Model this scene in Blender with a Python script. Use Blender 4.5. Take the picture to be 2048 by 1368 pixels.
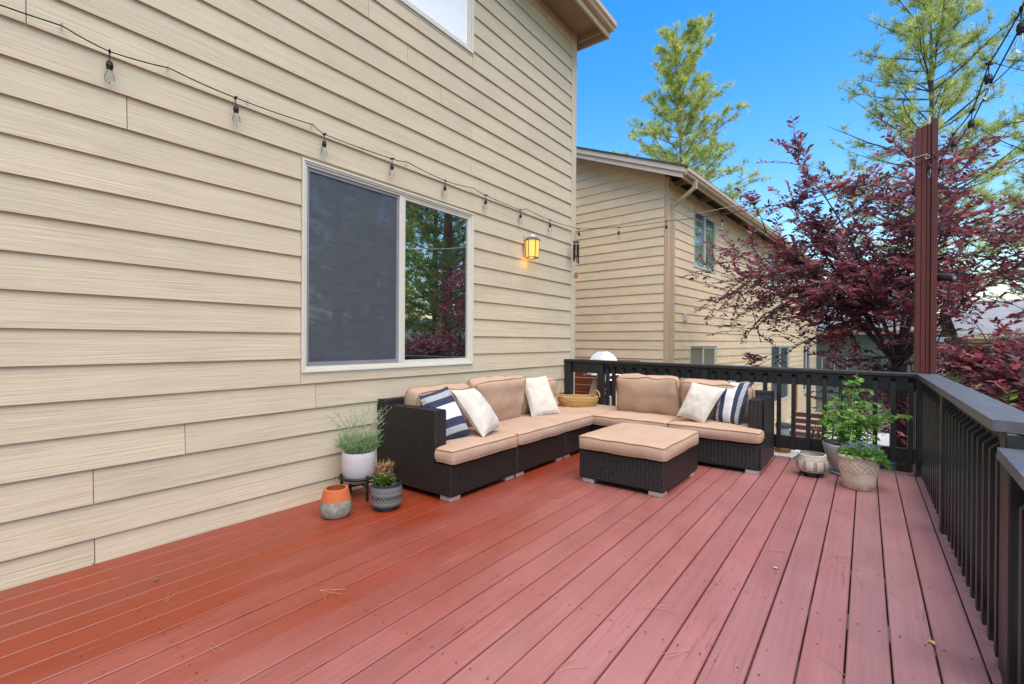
import bpy, math, random
import numpy as np
from mathutils import Vector, Matrix, noise
random.seed(7); rng = np.random.default_rng(7)
scn = bpy.context.scene
for o in list(bpy.data.objects): bpy.data.objects.remove(o)
col = scn.collection
R = math.radians

# ------------------------------------------------------------------ camera
FPX, CX, CY = 950.0, 1024.0, 684.0
YAW = math.atan((1732 - 1024) / FPX); ROLL = R(.35)
PITCH = -math.atan((CY - (686 - 708 * math.tan(ROLL))) / FPX)
_R0 = Vector((math.cos(YAW), math.sin(YAW), 0)); _F0 = Vector((-math.sin(YAW), math.cos(YAW), 0)); _U0 = Vector((0, 0, 1))
CF = _F0 * math.cos(PITCH) + _U0 * math.sin(PITCH); _U1 = _U0 * math.cos(PITCH) - _F0 * math.sin(PITCH)
CR = _R0 * math.cos(ROLL) + _U1 * math.sin(ROLL); CU = _U1 * math.cos(ROLL) - _R0 * math.sin(ROLL)
CAM = Vector((0, 0, 1.2))
cd = bpy.data.cameras.new('camera'); cam = bpy.data.objects.new('camera', cd); col.objects.link(cam)
cd.sensor_width = 36; cd.lens = FPX / 2048 * 36; cd.clip_start = .05; cd.clip_end = 6000
cam.matrix_world = Matrix(((CR.x, CU.x, -CF.x, CAM.x), (CR.y, CU.y, -CF.y, CAM.y), (CR.z, CU.z, -CF.z, CAM.z), (0, 0, 0, 1)))
scn.camera = cam
scn.render.resolution_x = 1024; scn.render.resolution_y = 684
def ray(x, y): return CF + CR * ((x - CX) / FPX) - CU * ((y - CY) / FPX)
def onplane(x, y, p, n):
    d = ray(x, y); n = Vector(n); return CAM + d * ((Vector(p) - CAM).dot(n) / d.dot(n))

# ------------------------------------------------------------------ sky, sun, exposure
SUN_EL, SUN_AZ = R(64), R(-30)          # azimuth counted from +X towards +Y
sdir = Vector((math.cos(SUN_EL) * math.cos(SUN_AZ), math.cos(SUN_EL) * math.sin(SUN_AZ), math.sin(SUN_EL)))
w = bpy.data.worlds.new('World'); scn.world = w; w.use_nodes = True
nt = w.node_tree; bg = nt.nodes['Background']
sky = nt.nodes.new('ShaderNodeTexSky'); sky.sky_type = 'NISHITA'; sky.sun_disc = False
sky.sun_elevation = SUN_EL; sky.sun_rotation = math.atan2(sdir.x, sdir.y)
sky.air_density = 1.35; sky.dust_density = 1.0; sky.ozone_density = 1.2; sky.altitude = 300
hs = nt.nodes.new('ShaderNodeHueSaturation'); hs.inputs['Saturation'].default_value = 1.52; hs.inputs['Hue'].default_value = .503
nt.links.new(sky.outputs[0], hs.inputs['Color']); nt.links.new(hs.outputs[0], bg.inputs[0]); bg.inputs[1].default_value = .15
sl = bpy.data.lights.new('sun', 'SUN'); sl.energy = 2.5; sl.angle = R(70); sl.color = (1, .9, .75)
sun = bpy.data.objects.new('sun', sl); col.objects.link(sun); sun.rotation_euler = (-sdir).to_track_quat('-Z', 'Y').to_euler()
vs = scn.view_settings
scn.display_settings.display_device = 'sRGB'
vs.view_transform = 'Standard'; vs.look = 'None'; vs.exposure = 0.95; vs.gamma = 1; vs.use_curve_mapping = False
scn.render.engine = 'CYCLES'
scn.cycles.max_bounces = 8; scn.cycles.transparent_max_bounces = 16

# ------------------------------------------------------------------ mesh helpers
class MB:
    def __init__(s): s.v = []; s.f = []; s.uv = None
    def add(s, vs, fs):
        n = len(s.v); s.v += [tuple(p) for p in vs]; s.f += [tuple(i + n for i in f) for f in fs]; return s
    def box(s, x0, x1, y0, y1, z0, z1, c=0.0):
        if c <= 0:
            return s.add([(x, y, z) for x in (x0, x1) for y in (y0, y1) for z in (z0, z1)],
                         [(0, 1, 3, 2), (4, 6, 7, 5), (0, 4, 5, 1), (2, 3, 7, 6), (0, 2, 6, 4), (1, 5, 7, 3)])
        c = min(c, (x1 - x0) * .45, (y1 - y0) * .45, (z1 - z0) * .45)
        lo = (x0, y0, z0); hi = (x1, y1, z1); vs = []; idx = {}
        for a in range(8):
            sx, sy, sz = (a >> 2) & 1, (a >> 1) & 1, a & 1
            sg = (sx, sy, sz)
            for k in range(3):
                p = []
                for j in range(3):
                    e = hi[j] if sg[j] else lo[j]
                    p.append(e if j == k else (e - c if sg[j] else e + c))
                idx[(a, k)] = len(vs); vs.append(p)
        fs = []
        for k in range(3):
            j, l = (k + 1) % 3, (k + 2) % 3
            bit = (4, 2, 1)
            for sgn in (0, 1):
                base = bit[k] if sgn else 0
                q = [base, base + bit[j], base + bit[j] + bit[l], base + bit[l]]
                f = [idx[(i, k)] for i in q]; fs.append(f if sgn else f[::-1])
            for sj in (0, 1):
                for sl_ in (0, 1):
                    # edge along k between faces j and l
                    a0 = (bit[j] if sj else 0) + (bit[l] if sl_ else 0); a1 = a0 + bit[k]
                    f = [idx[(a0, j)], idx[(a1, j)], idx[(a1, l)], idx[(a0, l)]]
                    fs.append(f if (sj == sl_) == False else f[::-1])
        for a in range(8):
            f = [idx[(a, 0)], idx[(a, 1)], idx[(a, 2)]]
            par = ((a >> 2) & 1) ^ ((a >> 1) & 1) ^ (a & 1)
            fs.append(f if par else f[::-1])
        return s.add(vs, fs)
    def prism(s, prof, axis, a0, a1):
        """prof: 2-D polygon; axis 0: (y,z) along x, 1: (x,z) along y, 2: (x,y) along z"""
        n = len(prof); vs = []
        for a in (a0, a1):
            for p, q in prof: vs.append((a, p, q) if axis == 0 else (p, a, q) if axis == 1 else (p, q, a))
        fs = [tuple(range(n))[::-1], tuple(range(n, 2 * n))]
        fs += [(i, (i + 1) % n, n + (i + 1) % n, n + i) for i in range(n)]
        return s.add(vs, fs)
    def bar(s, p, q, w, h, up=(0, 0, 1), c=0):
        p = Vector(p); q = Vector(q); d = (q - p); L = d.length; d.normalize()
        x = d.cross(Vector(up)); x = x.normalized() if x.length > 1e-5 else Vector((1, 0, 0)); u = x.cross(d)
        t = MB().box(0, L, -w / 2, w / 2, -h / 2, h / 2, c)
        return s.add([p + d * a + x * b + u * e for a, b, e in t.v], t.f)
    def tube(s, pts, r, n=8, caps=True):
        pts = [Vector(p) for p in pts]; m = len(pts); rs = r if hasattr(r, '__len__') else [r] * m
        prev = None; vs = []
        for i, p in enumerate(pts):
            d = (pts[min(i + 1, m - 1)] - pts[max(i - 1, 0)])
            d = d.normalized() if d.length > 1e-9 else Vector((0, 0, 1))
            if prev is None:
                a = d.cross(Vector((0, 0, 1))); a = a.normalized() if a.length > .05 else d.cross(Vector((1, 0, 0))).normalized()
            else:
                a = prev - d * prev.dot(d); a = a.normalized() if a.length > 1e-6 else d.cross(Vector((0, 1, 0))).normalized()
            prev = a; b = d.cross(a)
            for k in range(n):
                t = 2 * math.pi * k / n; vs.append(p + (a * math.cos(t) + b * math.sin(t)) * rs[i])
        fs = [(i * n + k, i * n + (k + 1) % n, (i + 1) * n + (k + 1) % n, (i + 1) * n + k) for i in range(m - 1) for k in range(n)]
        if caps: fs += [tuple(range(n))[::-1], tuple(range((m - 1) * n, m * n))]
        return s.add(vs, fs)
    def loop(s, pts, r, n=6):
        pts = [Vector(p) for p in pts]; m = len(pts); vs = []
        for i, p in enumerate(pts):
            d = (pts[(i + 1) % m] - pts[i - 1]); d = d.normalized() if d.length > 1e-9 else Vector((1, 0, 0))
            a = d.cross(Vector((0, 0, 1))); a = a.normalized() if a.length > .05 else d.cross(Vector((1, 0, 0))).normalized()
            b = d.cross(a)
            for k in range(n):
                t = 2 * math.pi * k / n; vs.append(p + (a * math.cos(t) + b * math.sin(t)) * r)
        return s.add(vs, [(i * n + k, i * n + (k + 1) % n, ((i + 1) % m) * n + (k + 1) % n, ((i + 1) % m) * n + k) for i in range(m) for k in range(n)])
    def lathe(s, prof, n=40, c=(0, 0), sx=1, sy=1):
        vs = [(c[0] + r * math.cos(2 * math.pi * k / n) * sx, c[1] + r * math.sin(2 * math.pi * k / n) * sy, z) for r, z in prof for k in range(n)]
        m = len(prof)
        fs = [(i * n + k, i * n + (k + 1) % n, (i + 1) * n + (k + 1) % n, (i + 1) * n + k) for i in range(m - 1) for k in range(n)]
        if prof[0][0] > 1e-6: fs.append(tuple(range(n))[::-1])
        if prof[-1][0] > 1e-6: fs.append(tuple(range((m - 1) * n, m * n)))
        return s.add(vs, fs)
    def sphere(s, c, r, n=12, m=8):
        rr = r if hasattr(r, '__len__') else (r, r, r); c = Vector(c)
        vs = [c + Vector((rr[0] * math.sin(math.pi * i / m) * math.cos(2 * math.pi * k / n), rr[1] * math.sin(math.pi * i / m) * math.sin(2 * math.pi * k / n), rr[2] * math.cos(math.pi * i / m))) for i in range(m + 1) for k in range(n)]
        return s.add(vs, [(i * n + k, (i + 1) * n + k, (i + 1) * n + (k + 1) % n, i * n + (k + 1) % n) for i in range(m) for k in range(n)])
    def build(s, name, mat, parent=None, smooth=None, world=False, loc=None):
        me = bpy.data.meshes.new(name)
        off = Vector((0, 0, 0))
        if world and parent is not None:
            off = parent.location.copy()
            if parent.parent is not None: off += parent.parent.location
        vs = [(v[0] - off.x, v[1] - off.y, v[2] - off.z) for v in s.v]
        me.from_pydata(vs, [], s.f)
        if s.uv is not None:
            uvl = me.uv_layers.new(name='UVMap')
            for lp in me.loops: uvl.data[lp.index].uv = s.uv[lp.vertex_index]
        if mat: me.materials.append(mat)
        if smooth is not None:
            me.polygons.foreach_set('use_smooth', [True] * len(me.polygons)); me.set_sharp_from_angle(angle=R(smooth))
        me.update()
        o = bpy.data.objects.new(name, me); col.objects.link(o)
        if parent is not None: o.parent = parent
        if loc is not None: o.location = loc
        return o
def empty(name, loc=(0, 0, 0), rz=0.0, parent=None):
    o = bpy.data.objects.new(name, None); col.objects.link(o); o.location = loc; o.rotation_euler = (0, 0, rz); o.empty_display_size = .1
    if parent is not None: o.parent = parent
    return o
def tag(o, label=None, cat=None, group=None, kind=None):
    if label: o['label'] = label
    if cat: o['category'] = cat
    if group: o['group'] = group
    if kind: o['kind'] = kind
    return o
def thing(name, label, cat, loc=(0, 0, 0), rz=0.0, group=None): return tag(empty(name, loc, rz), label, cat, group)
def inst(src, parent=None, loc=None, rot=None, scale=None, name=None):
    o = bpy.data.objects.new(name or src.name.split('.')[0], src.data); col.objects.link(o)
    if parent is not None: o.parent = parent
    if loc is not None: o.location = loc
    if rot is not None: o.rotation_euler = rot
    if scale is not None: o.scale = scale
    return o

# ------------------------------------------------------------------ materials
def srgb(r, g, b, k=1.0):
    f = lambda c: ((c / 255 + .055) / 1.055) ** 2.4 if c > 10 else c / 255 / 12.92
    return (f(r) * k, f(g) * k, f(b) * k)
class NT:
    def __init__(s, name):
        s.m = bpy.data.materials.new(name); s.m.use_nodes = True; s.t = s.m.node_tree
        s.b = s.t.nodes['Principled BSDF']; s.out = s.t.nodes['Material Output']
    def n(s, typ, **kw):
        nd = s.t.nodes.new('ShaderNode' + typ)
        for k, v in kw.items(): setattr(nd, k, v)
        return nd
    def l(s, a, b): s.t.links.new(a, b)
    def math(s, op, a, b=None):
        nd = s.n('Math', operation=op)
        for i, x in enumerate((a, b)):
            if x is None: continue
            if isinstance(x, (int, float)): nd.inputs[i].default_value = x
            else: s.l(x, nd.inputs[i])
        return nd.outputs[0]
    def coords(s, scale=(1, 1, 1), rnd=True, kind='Object'):
        tc = s.n('TexCoord'); mp = s.n('Mapping'); mp.inputs['Scale'].default_value = scale
        v = tc.outputs[kind]
        if rnd:
            oi = s.n('ObjectInfo'); mul = s.n('VectorMath', operation='SCALE'); mul.inputs[0].default_value = (37, 53, 71)
            s.l(oi.outputs['Random'], mul.inputs['Scale']); ad = s.n('VectorMath', operation='ADD'); s.l(v, ad.inputs[0]); s.l(mul.outputs[0], ad.inputs[1]); v = ad.outputs[0]
        s.l(v, mp.inputs['Vector']); return mp.outputs[0]
    def noise(s, vec, scale, detail=4, rough=.55, dist=0):
        nd = s.n('TexNoise'); s.l(vec, nd.inputs['Vector']); nd.inputs['Scale'].default_value = scale; nd.inputs['Detail'].default_value = detail
        nd.inputs['Roughness'].default_value = rough; nd.inputs['Distortion'].default_value = dist; return nd.outputs['Fac']
    def ramp(s, fac, stops):
        r = s.n('ValToRGB'); e = r.color_ramp.elements
        while len(e) < len(stops): e.new(.5)
        for i, (p, c) in enumerate(stops):
            e[i].position = p; e[i].color = (*c, 1) if hasattr(c, '__len__') else (c, c, c, 1)
        s.l(fac, r.inputs['Fac']); return r.outputs['Color']
    def mix(s, fac, a, b, mode='MIX'):
        m = s.n('MixRGB', blend_type=mode)
        for i, x in ((0, fac), (1, a), (2, b)):
            if isinstance(x, (int, float)): m.inputs[i].default_value = x
            elif isinstance(x, tuple): m.inputs[i].default_value = (*x, 1)
            else: s.l(x, m.inputs[i])
        return m.outputs[0]
    def bump(s, h, strength=.3, dist=.01, prev=None):
        b = s.n('Bump'); b.inputs['Strength'].default_value = strength; b.inputs['Distance'].default_value = dist
        s.l(h, b.inputs['Height'])
        if prev is not None: s.l(prev, b.inputs['Normal'])
        return b.outputs[0]
    def set(s, color=None, rough=None, normal=None, spec=None, metal=None):
        for k, v in (('Base Color', color), ('Roughness', rough), ('Normal', normal), ('Specular IOR Level', spec), ('Metallic', metal)):
            if v is None: continue
            if isinstance(v, (int, float)): s.b.inputs[k].default_value = v
            elif isinstance(v, tuple): s.b.inputs[k].default_value = (*v, 1)
            else: s.l(v, s.b.inputs[k])
        return s.m
def mul(c, k): return tuple(x * k for x in c)
def simple(name, c, rough=.6, var=.12, scale=6, bump=0, bscale=60, spec=.4, metal=0, stretch=(1, 1, 1), rv=.1):
    t = NT(name); v = t.coords(stretch)
    base = t.ramp(t.noise(v, scale), [(.3, mul(c, 1 - var)), (.7, mul(c, 1 + var))])
    oi = t.n('ObjectInfo'); hv = t.n('HueSaturation'); t.l(base, hv.inputs['Color'])
    t.l(t.math('ADD', t.math('MULTIPLY', oi.outputs['Random'], rv), 1 - rv / 2), hv.inputs['Value'])
    nm = t.bump(t.noise(v, bscale), bump) if bump else None
    return t.set(hv.outputs[0], rough, nm, spec, metal)

def siding_mat(name, c):
    t = NT(name); v = t.coords((1, 1, 1))
    mp = t.n('Mapping'); mp.inputs['Scale'].default_value = (1.6, 1, 95); t.l(v, mp.inputs['Vector'])
    g1 = t.noise(mp.outputs[0], 1.0, 3, .6, 1.2)                       # long embossed grain
    mp2 = t.n('Mapping'); mp2.inputs['Scale'].default_value = (1.1, 1, 22); t.l(v, mp2.inputs['Vector'])
    g2 = t.noise(mp2.outputs[0], 1.0, 2, .5, 1.5)                      # cathedral swirls
    h = t.math('ADD', t.math('MULTIPLY', g1, .7), t.math('MULTIPLY', g2, .9))
    blot = t.noise(v, 1.7, 4)
    base = t.ramp(blot, [(.3, mul(c, .94)), (.7, mul(c, 1.05))])
    base = t.mix(.3, base, t.ramp(g1, [(.3, .72), (.6, 1.0)]), 'MULTIPLY')
    # weather stain, brown streaks with their own shape
    st = t.n('Mapping'); st.inputs['Scale'].default_value = (2.2, 1, 14); t.l(v, st.inputs['Vector'])
    stain = t.ramp(t.noise(st.outputs[0], 1.0, 3), [(.52, 0.0), (.8, 1.0)])
    base = t.mix(t.math('MULTIPLY', stain, .28), base, mul(srgb(178, 150, 112), .8))
    oi = t.n('ObjectInfo'); hv = t.n('HueSaturation'); t.l(base, hv.inputs['Color'])
    t.l(t.math('ADD', t.math('MULTIPLY', oi.outputs['Random'], .06), .97), hv.inputs['Value'])
    return t.set(hv.outputs[0], .62, t.bump(h, .7, .005), .3)
SID = siding_mat('siding_paint', srgb(214, 195, 164, .86))
SIDN = siding_mat('neighbour_siding_paint', srgb(218, 192, 156, 1.2))
TRIM = simple('trim_paint', srgb(212, 193, 162, .85), .55, .05, 4, .1, 40)
TRIMN = simple('neighbour_trim_paint', srgb(226, 208, 186, .95), .55, .05, 4, .1, 40)
GUTTER = simple('gutter_metal_paint', srgb(204, 176, 142, .95), .4, .04, 5)
VINYL = simple('almond_vinyl', srgb(222, 214, 196, .85), .4, .03, 5)
SHINGLE = simple('roof_shingle', srgb(92, 88, 90, .7), .9, .3, 30, .5, 80)

def deck_mat():
    t = NT('red_deck_stain'); v = t.coords((1, 1, 1))
    c = (.245, .036, .011)
    mp = t.n('Mapping'); mp.inputs['Scale'].default_value = (60, 1.3, 1); t.l(v, mp.inputs['Vector'])
    g = t.noise(mp.outputs[0], 1.0, 4, .6, .6)
    blot = t.noise(v, 2.2, 5, .6)
    base = t.ramp(blot, [(.25, mul(c, .9)), (.75, mul(c, 1.1))])
    # sky sheen painted into the stain: mauve on the open side, orange-red by the wall
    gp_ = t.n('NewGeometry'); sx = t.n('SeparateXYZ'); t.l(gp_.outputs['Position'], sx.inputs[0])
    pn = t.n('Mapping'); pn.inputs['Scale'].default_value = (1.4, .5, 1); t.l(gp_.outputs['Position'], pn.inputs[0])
    sky_sheen = t.math('ADD', t.math('MULTIPLY', t.math('ADD', sx.outputs[0], 2.5), .36), t.math('MULTIPLY', t.math('SUBTRACT', t.noise(pn.outputs[0], 1.0, 4, .6), .5), .9))
    sky_sheen = t.ramp(sky_sheen, [(.0, 0.0), (1.0, 1.0)])
    base = t.mix(t.math('MULTIPLY', sky_sheen, .74), base, t.ramp(blot, [(.25, (.42, .21, .205)), (.75, (.52, .265, .26))]))
    base = t.mix(.35, base, t.ramp(g, [(.35, .66), (.6, 1.0)]), 'MULTIPLY')
    worn = t.math('MULTIPLY', t.ramp(g, [(.62, 0.0), (.72, 1.0)]), t.ramp(t.noise(v, 3.1, 3), [(.5, 0.0), (.65, 1.0)]))
    base = t.mix(t.math('MULTIPLY', worn, .5), base, (.42, .18, .15))
    ck = t.n('Mapping'); ck.inputs['Scale'].default_value = (22, .55, 1); t.l(v, ck.inputs['Vector'])
    cn = t.noise(ck.outputs[0], 1.0, 5, .55, .3)
    crack = t.ramp(t.math('ABSOLUTE', t.math('SUBTRACT', cn, .5)), [(.0, 1.0), (.0045, 0.0)])
    crack = t.math('MULTIPLY', crack, t.ramp(t.noise(v, 1.1, 1), [(.56, 0.0), (.6, 1.0)]))
    base = t.mix(t.math('MULTIPLY', crack, .75), base, (.07, .018, .014))
    vo = t.n('TexVoronoi'); t.l(v, vo.inputs['Vector']); vo.inputs['Scale'].default_value = 9
    spk = t.ramp(vo.outputs['Distance'], [(.03, 1.0), (.05, 0.0)])
    base = t.mix(t.math('MULTIPLY', spk, .6), base, (.09, .035, .025))
    oi = t.n('ObjectInfo'); hv = t.n('HueSaturation'); t.l(base, hv.inputs['Color'])
    t.l(t.math('ADD', t.math('MULTIPLY', oi.outputs['Random'], .12), .94), hv.inputs['Value']); t.l(t.math('ADD', t.math('MULTIPLY', t.math('FRACT', t.math('MULTIPLY', oi.outputs['Random'], 7.3)), .08), .93), hv.inputs['Saturation'])
    h = t.math('SUBTRACT', t.math('ADD', t.math('MULTIPLY', g, .6), t.math('MULTIPLY', blot, .5)), crack)
    rg = t.ramp(blot, [(.3, .32), (.7, .44)])
    return t.set(hv.outputs[0], rg, t.bump(h, .3, .004), .45)
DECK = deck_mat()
REDPOST = simple('red_brown_post_stain', srgb(122, 52, 40, .55), .5, .16, 3, .2, 30, stretch=(12, 12, 1))
CAPPAINT = simple('sky_sheen_black_cap_paint', (.11, .12, .145), .35, .2, 5, .12, 45, 1.0, stretch=(3, 3, 1))  # black paint lifted to blue-grey, the sky's sheen put into the base colour
BLACKPAINT = simple('black_rail_paint', (.016, .0155, .015), .38, .25, 5, .18, 45, .5, stretch=(3, 3, 1))
FASCIA = simple('rim_joist_wood', (.12, .04, .03), .7)
METAL_BLK = simple('black_metal', (.012, .012, .012), .45)
RUBBER = simple('black_rubber_cable', (.012, .012, .013), .55, spec=.3)
ALU = simple('brushed_aluminium', (.62, .58, .54), .38, .06, 20, spec=.5, metal=.55)
CHROME = simple('chrome', (.8, .8, .8), .08, .02, metal=1)
BRASS = simple('hook_wire', (.55, .5, .42), .35, metal=.8)

def wicker():
    t = NT('dark_wicker'); tc = t.n('TexCoord'); sp = t.n('SeparateXYZ'); t.l(tc.outputs['Object'], sp.inputs[0])
    ns = t.n('SeparateXYZ'); t.l(tc.outputs['Normal'], ns.inputs[0])
    flat = t.math('GREATER_THAN', t.math('ABSOLUTE', ns.outputs[2]), .6)
    a = t.n('CombineXYZ'); t.l(t.math('ADD', sp.outputs[0], sp.outputs[1]), a.inputs[0]); t.l(sp.outputs[2], a.inputs[1])
    b = t.n('CombineXYZ'); t.l(sp.outputs[0], b.inputs[0]); t.l(sp.outputs[1], b.inputs[1])
    v = t.mix(flat, a.outputs[0], b.outputs[0])
    br = t.n('TexBrick'); t.l(v, br.inputs['Vector']); br.inputs['Scale'].default_value = 1
    br.inputs['Brick Width'].default_value = .034; br.inputs['Row Height'].default_value = .0115; br.inputs['Mortar Size'].default_value = .0022
    br.inputs['Mortar Smooth'].default_value = .6; br.offset = .5
    br.inputs['Color1'].default_value = (.011, .0085, .0075, 1); br.inputs['Color2'].default_value = (.02, .015, .013, 1); br.inputs['Mortar'].default_value = (.004, .003, .003, 1)
    # each strand bows out in its middle
    sc = t.n('SeparateXYZ'); t.l(v, sc.inputs[0])
    wv = t.math('ABSOLUTE', t.math('SINE', t.math('MULTIPLY', sc.outputs[0], math.pi / .034)))
    wz = t.math('ABSOLUTE', t.math('SINE', t.math('MULTIPLY', sc.outputs[1], math.pi / .0115)))
    h = t.math('ADD', t.math('MULTIPLY', br.outputs['Fac'], -1.0), t.math('ADD', t.math('MULTIPLY', wv, .35), t.math('MULTIPLY', wz, .5)))
    return t.set(br.outputs['Color'], .36, t.bump(h, 1.0, .006), .45)
WICKER = wicker()
def fabric(name, c, weave=900, var=.06, bump=.12, fold=0.0):
    t = NT(name); v = t.coords()
    base = t.ramp(t.noise(v, 5, 4), [(.3, mul(c, 1 - var)), (.7, mul(c, 1 + var))])
    fine = t.noise(v, weave, 2)
    base = t.mix(.25, base, t.ramp(fine, [(.3, .75), (.7, 1.0)]), 'MULTIPLY')
    nm = t.bump(fine, bump, .002)
    if fold: nm = t.bump(t.noise(v, 9, 2, .5, .4), fold, .02, nm)
    t.b.inputs['Sheen Weight'].default_value = .05
    return t.set(base, .9, nm, .15)
TAN = fabric('tan_cushion_fabric', srgb(207, 172, 144, .78), fold=.35)
PIPE = fabric('tan_piping', srgb(182, 134, 102, .8))
LINEN = fabric('natural_linen', srgb(228, 216, 198, .84), 420, .1, .6, .7)
def stripe_mat():
    t = NT('navy_white_stripe_weave'); tc = t.n('TexCoord'); sp = t.n('SeparateXYZ'); t.l(tc.outputs['UV'], sp.inputs[0])
    u, v = sp.outputs[0], sp.outputs[1]
    band = t.n('ValToRGB'); band.color_ramp.interpolation = 'CONSTANT'; e = band.color_ramp.elements
    navy = srgb(66, 72, 92, .8); white = srgb(236, 232, 226, .88)
    stops = [(0, navy), (.09, (1, 0, 0)), (.21, navy), (.37, white), (.66, navy), (.8, (1, 0, 0)), (.92, navy)]
    while len(e) < len(stops): e.new(.5)
    for i, (p, c) in enumerate(stops): e[i].position = p; e[i].color = (*c, 1)
    t.l(v, band.inputs['Fac'])
    tick = t.math('GREATER_THAN', t.math('SINE', t.math('MULTIPLY', u, 2 * math.pi * 34)), 0.0)
    tk = t.mix(tick, navy, white)
    isred = t.n('SeparateColor'); t.l(band.outputs[0], isred.inputs[0])
    msk = t.math('GREATER_THAN', t.math('SUBTRACT', isred.outputs[0], isred.outputs[2]), .5)
    base = t.mix(msk, band.outputs[0], tk)
    vv = t.coords(); fine = t.noise(vv, 500, 2)
    base = t.mix(.4, base, t.ramp(fine, [(.3, .55), (.7, 1.0)]), 'MULTIPLY')
    return t.set(base, .9, t.bump(t.noise(vv, 10, 2), .3, .02, t.bump(fine, .4, .002)), .15)
STRIPE = stripe_mat()

def glass_window(name, tint, refl):
    t = NT(name); g = t.n('BsdfGlossy'); g.inputs['Roughness'].default_value = .005; g.inputs['Color'].default_value = (.95, .97, 1, 1)
    d = t.n('BsdfDiffuse'); d.inputs['Color'].default_value = (*tint, 1)
    lw = t.n('LayerWeight'); lw.inputs['Blend'].default_value = .25
    v = t.coords((1, 1, 1)); nm = t.bump(t.noise(v, 1.3, 2), .012, .05); t.l(nm, g.inputs['Normal'])
    fac = t.math('MINIMUM', t.math('ADD', t.math('MULTIPLY', lw.outputs['Fresnel'], .9), refl), 1.0)
    mx = t.n('MixShader'); t.l(fac, mx.inputs[0]); t.l(d.outputs[0], mx.inputs[1]); t.l(g.outputs[0], mx.inputs[2]); t.l(mx.outputs[0], t.out.inputs[0])
    return t.m
GLASS = glass_window('dark_window_glass', (.012, .014, .014), .5)
GLASS_N = glass_window('pale_window_glass', (.09, .11, .11), .2)
GLASS_UP = glass_window('window_glass_painted_white_sky', (.88, .87, .86), .0)  # bright sky reflection painted as a white pane colour, no blind behind it
def screen_mat():
    t = NT('insect_screen'); v = t.coords((1, 1, 1)); fine = t.noise(v, 700, 1)
    mp = t.n('Mapping'); mp.inputs['Scale'].default_value = (1, 4, 60); t.l(v, mp.inputs[0])
    base = t.ramp(t.noise(mp.outputs[0], 2.0, 3), [(.3, (.07, .074, .085)), (.7, (.092, .096, .108))])
    base = t.mix(.5, base, t.ramp(fine, [(.35, .6), (.65, 1.0)]), 'MULTIPLY')
    t.set(base, .5, t.bump(fine, .05, .001), .2); g = t.n('BsdfGlossy'); g.inputs['Roughness'].default_value = .03
    mx = t.n('MixShader'); mx.inputs[0].default_value = .045; t.l(t.b.outputs[0], mx.inputs[1]); t.l(g.outputs[0], mx.inputs[2]); t.l(mx.outputs[0], t.out.inputs[0]); return t.m
SCREEN = screen_mat()
def clear_glass():
    t = NT('clear_bulb_glass'); g = t.n('BsdfGlossy'); g.inputs['Roughness'].default_value = .03
    tr = t.n('BsdfTransparent'); tr.inputs['Color'].default_value = (.985, .985, .985, 1)
    lw = t.n('LayerWeight'); lw.inputs['Blend'].default_value = .2
    mx = t.n('MixShader'); t.l(t.math('MULTIPLY', lw.outputs['Fresnel'], .8), mx.inputs[0]); t.l(tr.outputs[0], mx.inputs[1]); t.l(g.outputs[0], mx.inputs[2]); t.l(mx.outputs[0], t.out.inputs[0])
    return t.m
BULB = clear_glass()
def emit(name, c, s):
    t = NT(name); t.b.inputs['Emission Color'].default_value = (*c, 1); t.b.inputs['Emission Strength'].default_value = s
    return t.set(mul(c, .6), .5)
def leaf_mat(name, trans=.35, rough=.45):
    t = NT(name); a = t.n('Attribute'); a.attribute_name = 'tint'
    t.set(a.outputs['Color'], rough, None, .35)
    tl = t.n('BsdfTranslucent'); t.l(t.mix(.5, a.outputs['Color'], a.outputs['Color'], 'ADD'), tl.inputs['Color'])
    mx = t.n('MixShader'); mx.inputs[0].default_value = trans; t.l(t.b.outputs[0], mx.inputs[1]); t.l(tl.outputs[0], mx.inputs[2]); t.l(mx.outputs[0], t.out.inputs[0])
    return t.m
LEAF = leaf_mat('leaf_tissue', .45); NEEDLE = leaf_mat('pine_needle_tissue', .25, .6)
BARK = simple('bark', (.11, .075, .055), .9, .35, 5, .8, 18, .2, stretch=(3, 3, .7))
REDBARK = simple('ponderosa_bark', (.23, .105, .06), .9, .35, 5, .8, 14, .2, stretch=(3, 3, .7))
DARKBARK = simple('plum_bark', (.07, .05, .045), .85, .3, 6, .6, 25, .3)
STEM = simple('green_stem', (.12, .2, .06), .6)
SOIL = simple('potting_soil', (.025, .018, .013), .95, .4, 40, .8, 90)

# ------------------------------------------------------------------ scatter helper (leaves, needles)
def mats_from(pos, dirv, up, L, W):
    """N x 3x3 (columns: side, dir, normal) with scale"""
    d = dirv / (np.linalg.norm(dirv, axis=1, keepdims=True) + 1e-9)
    s = np.cross(d, up); s /= (np.linalg.norm(s, axis=1, keepdims=True) + 1e-9); n = np.cross(s, d)
    return pos, np.stack([s * W[:, None], d * L[:, None], n * W[:, None]], axis=2)
LEAF_V = np.array([(0, 0, 0), (-.32, .3, .09), (0, .3, 0), (.32, .3, .09), (-.4, .58, .1), (0, .6, -.01), (.4, .58, .1), (0, 1, -.1)])
LEAF_F = [(0, 2, 1), (0, 3, 2), (1, 2, 5, 4), (2, 3, 6, 5), (4, 5, 7), (5, 6, 7)]
NEED_V = np.array([(-.5, 0, 0), (.5, 0, 0), (0, 1, 0)]); NEED_F = [(0, 1, 2)]
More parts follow.
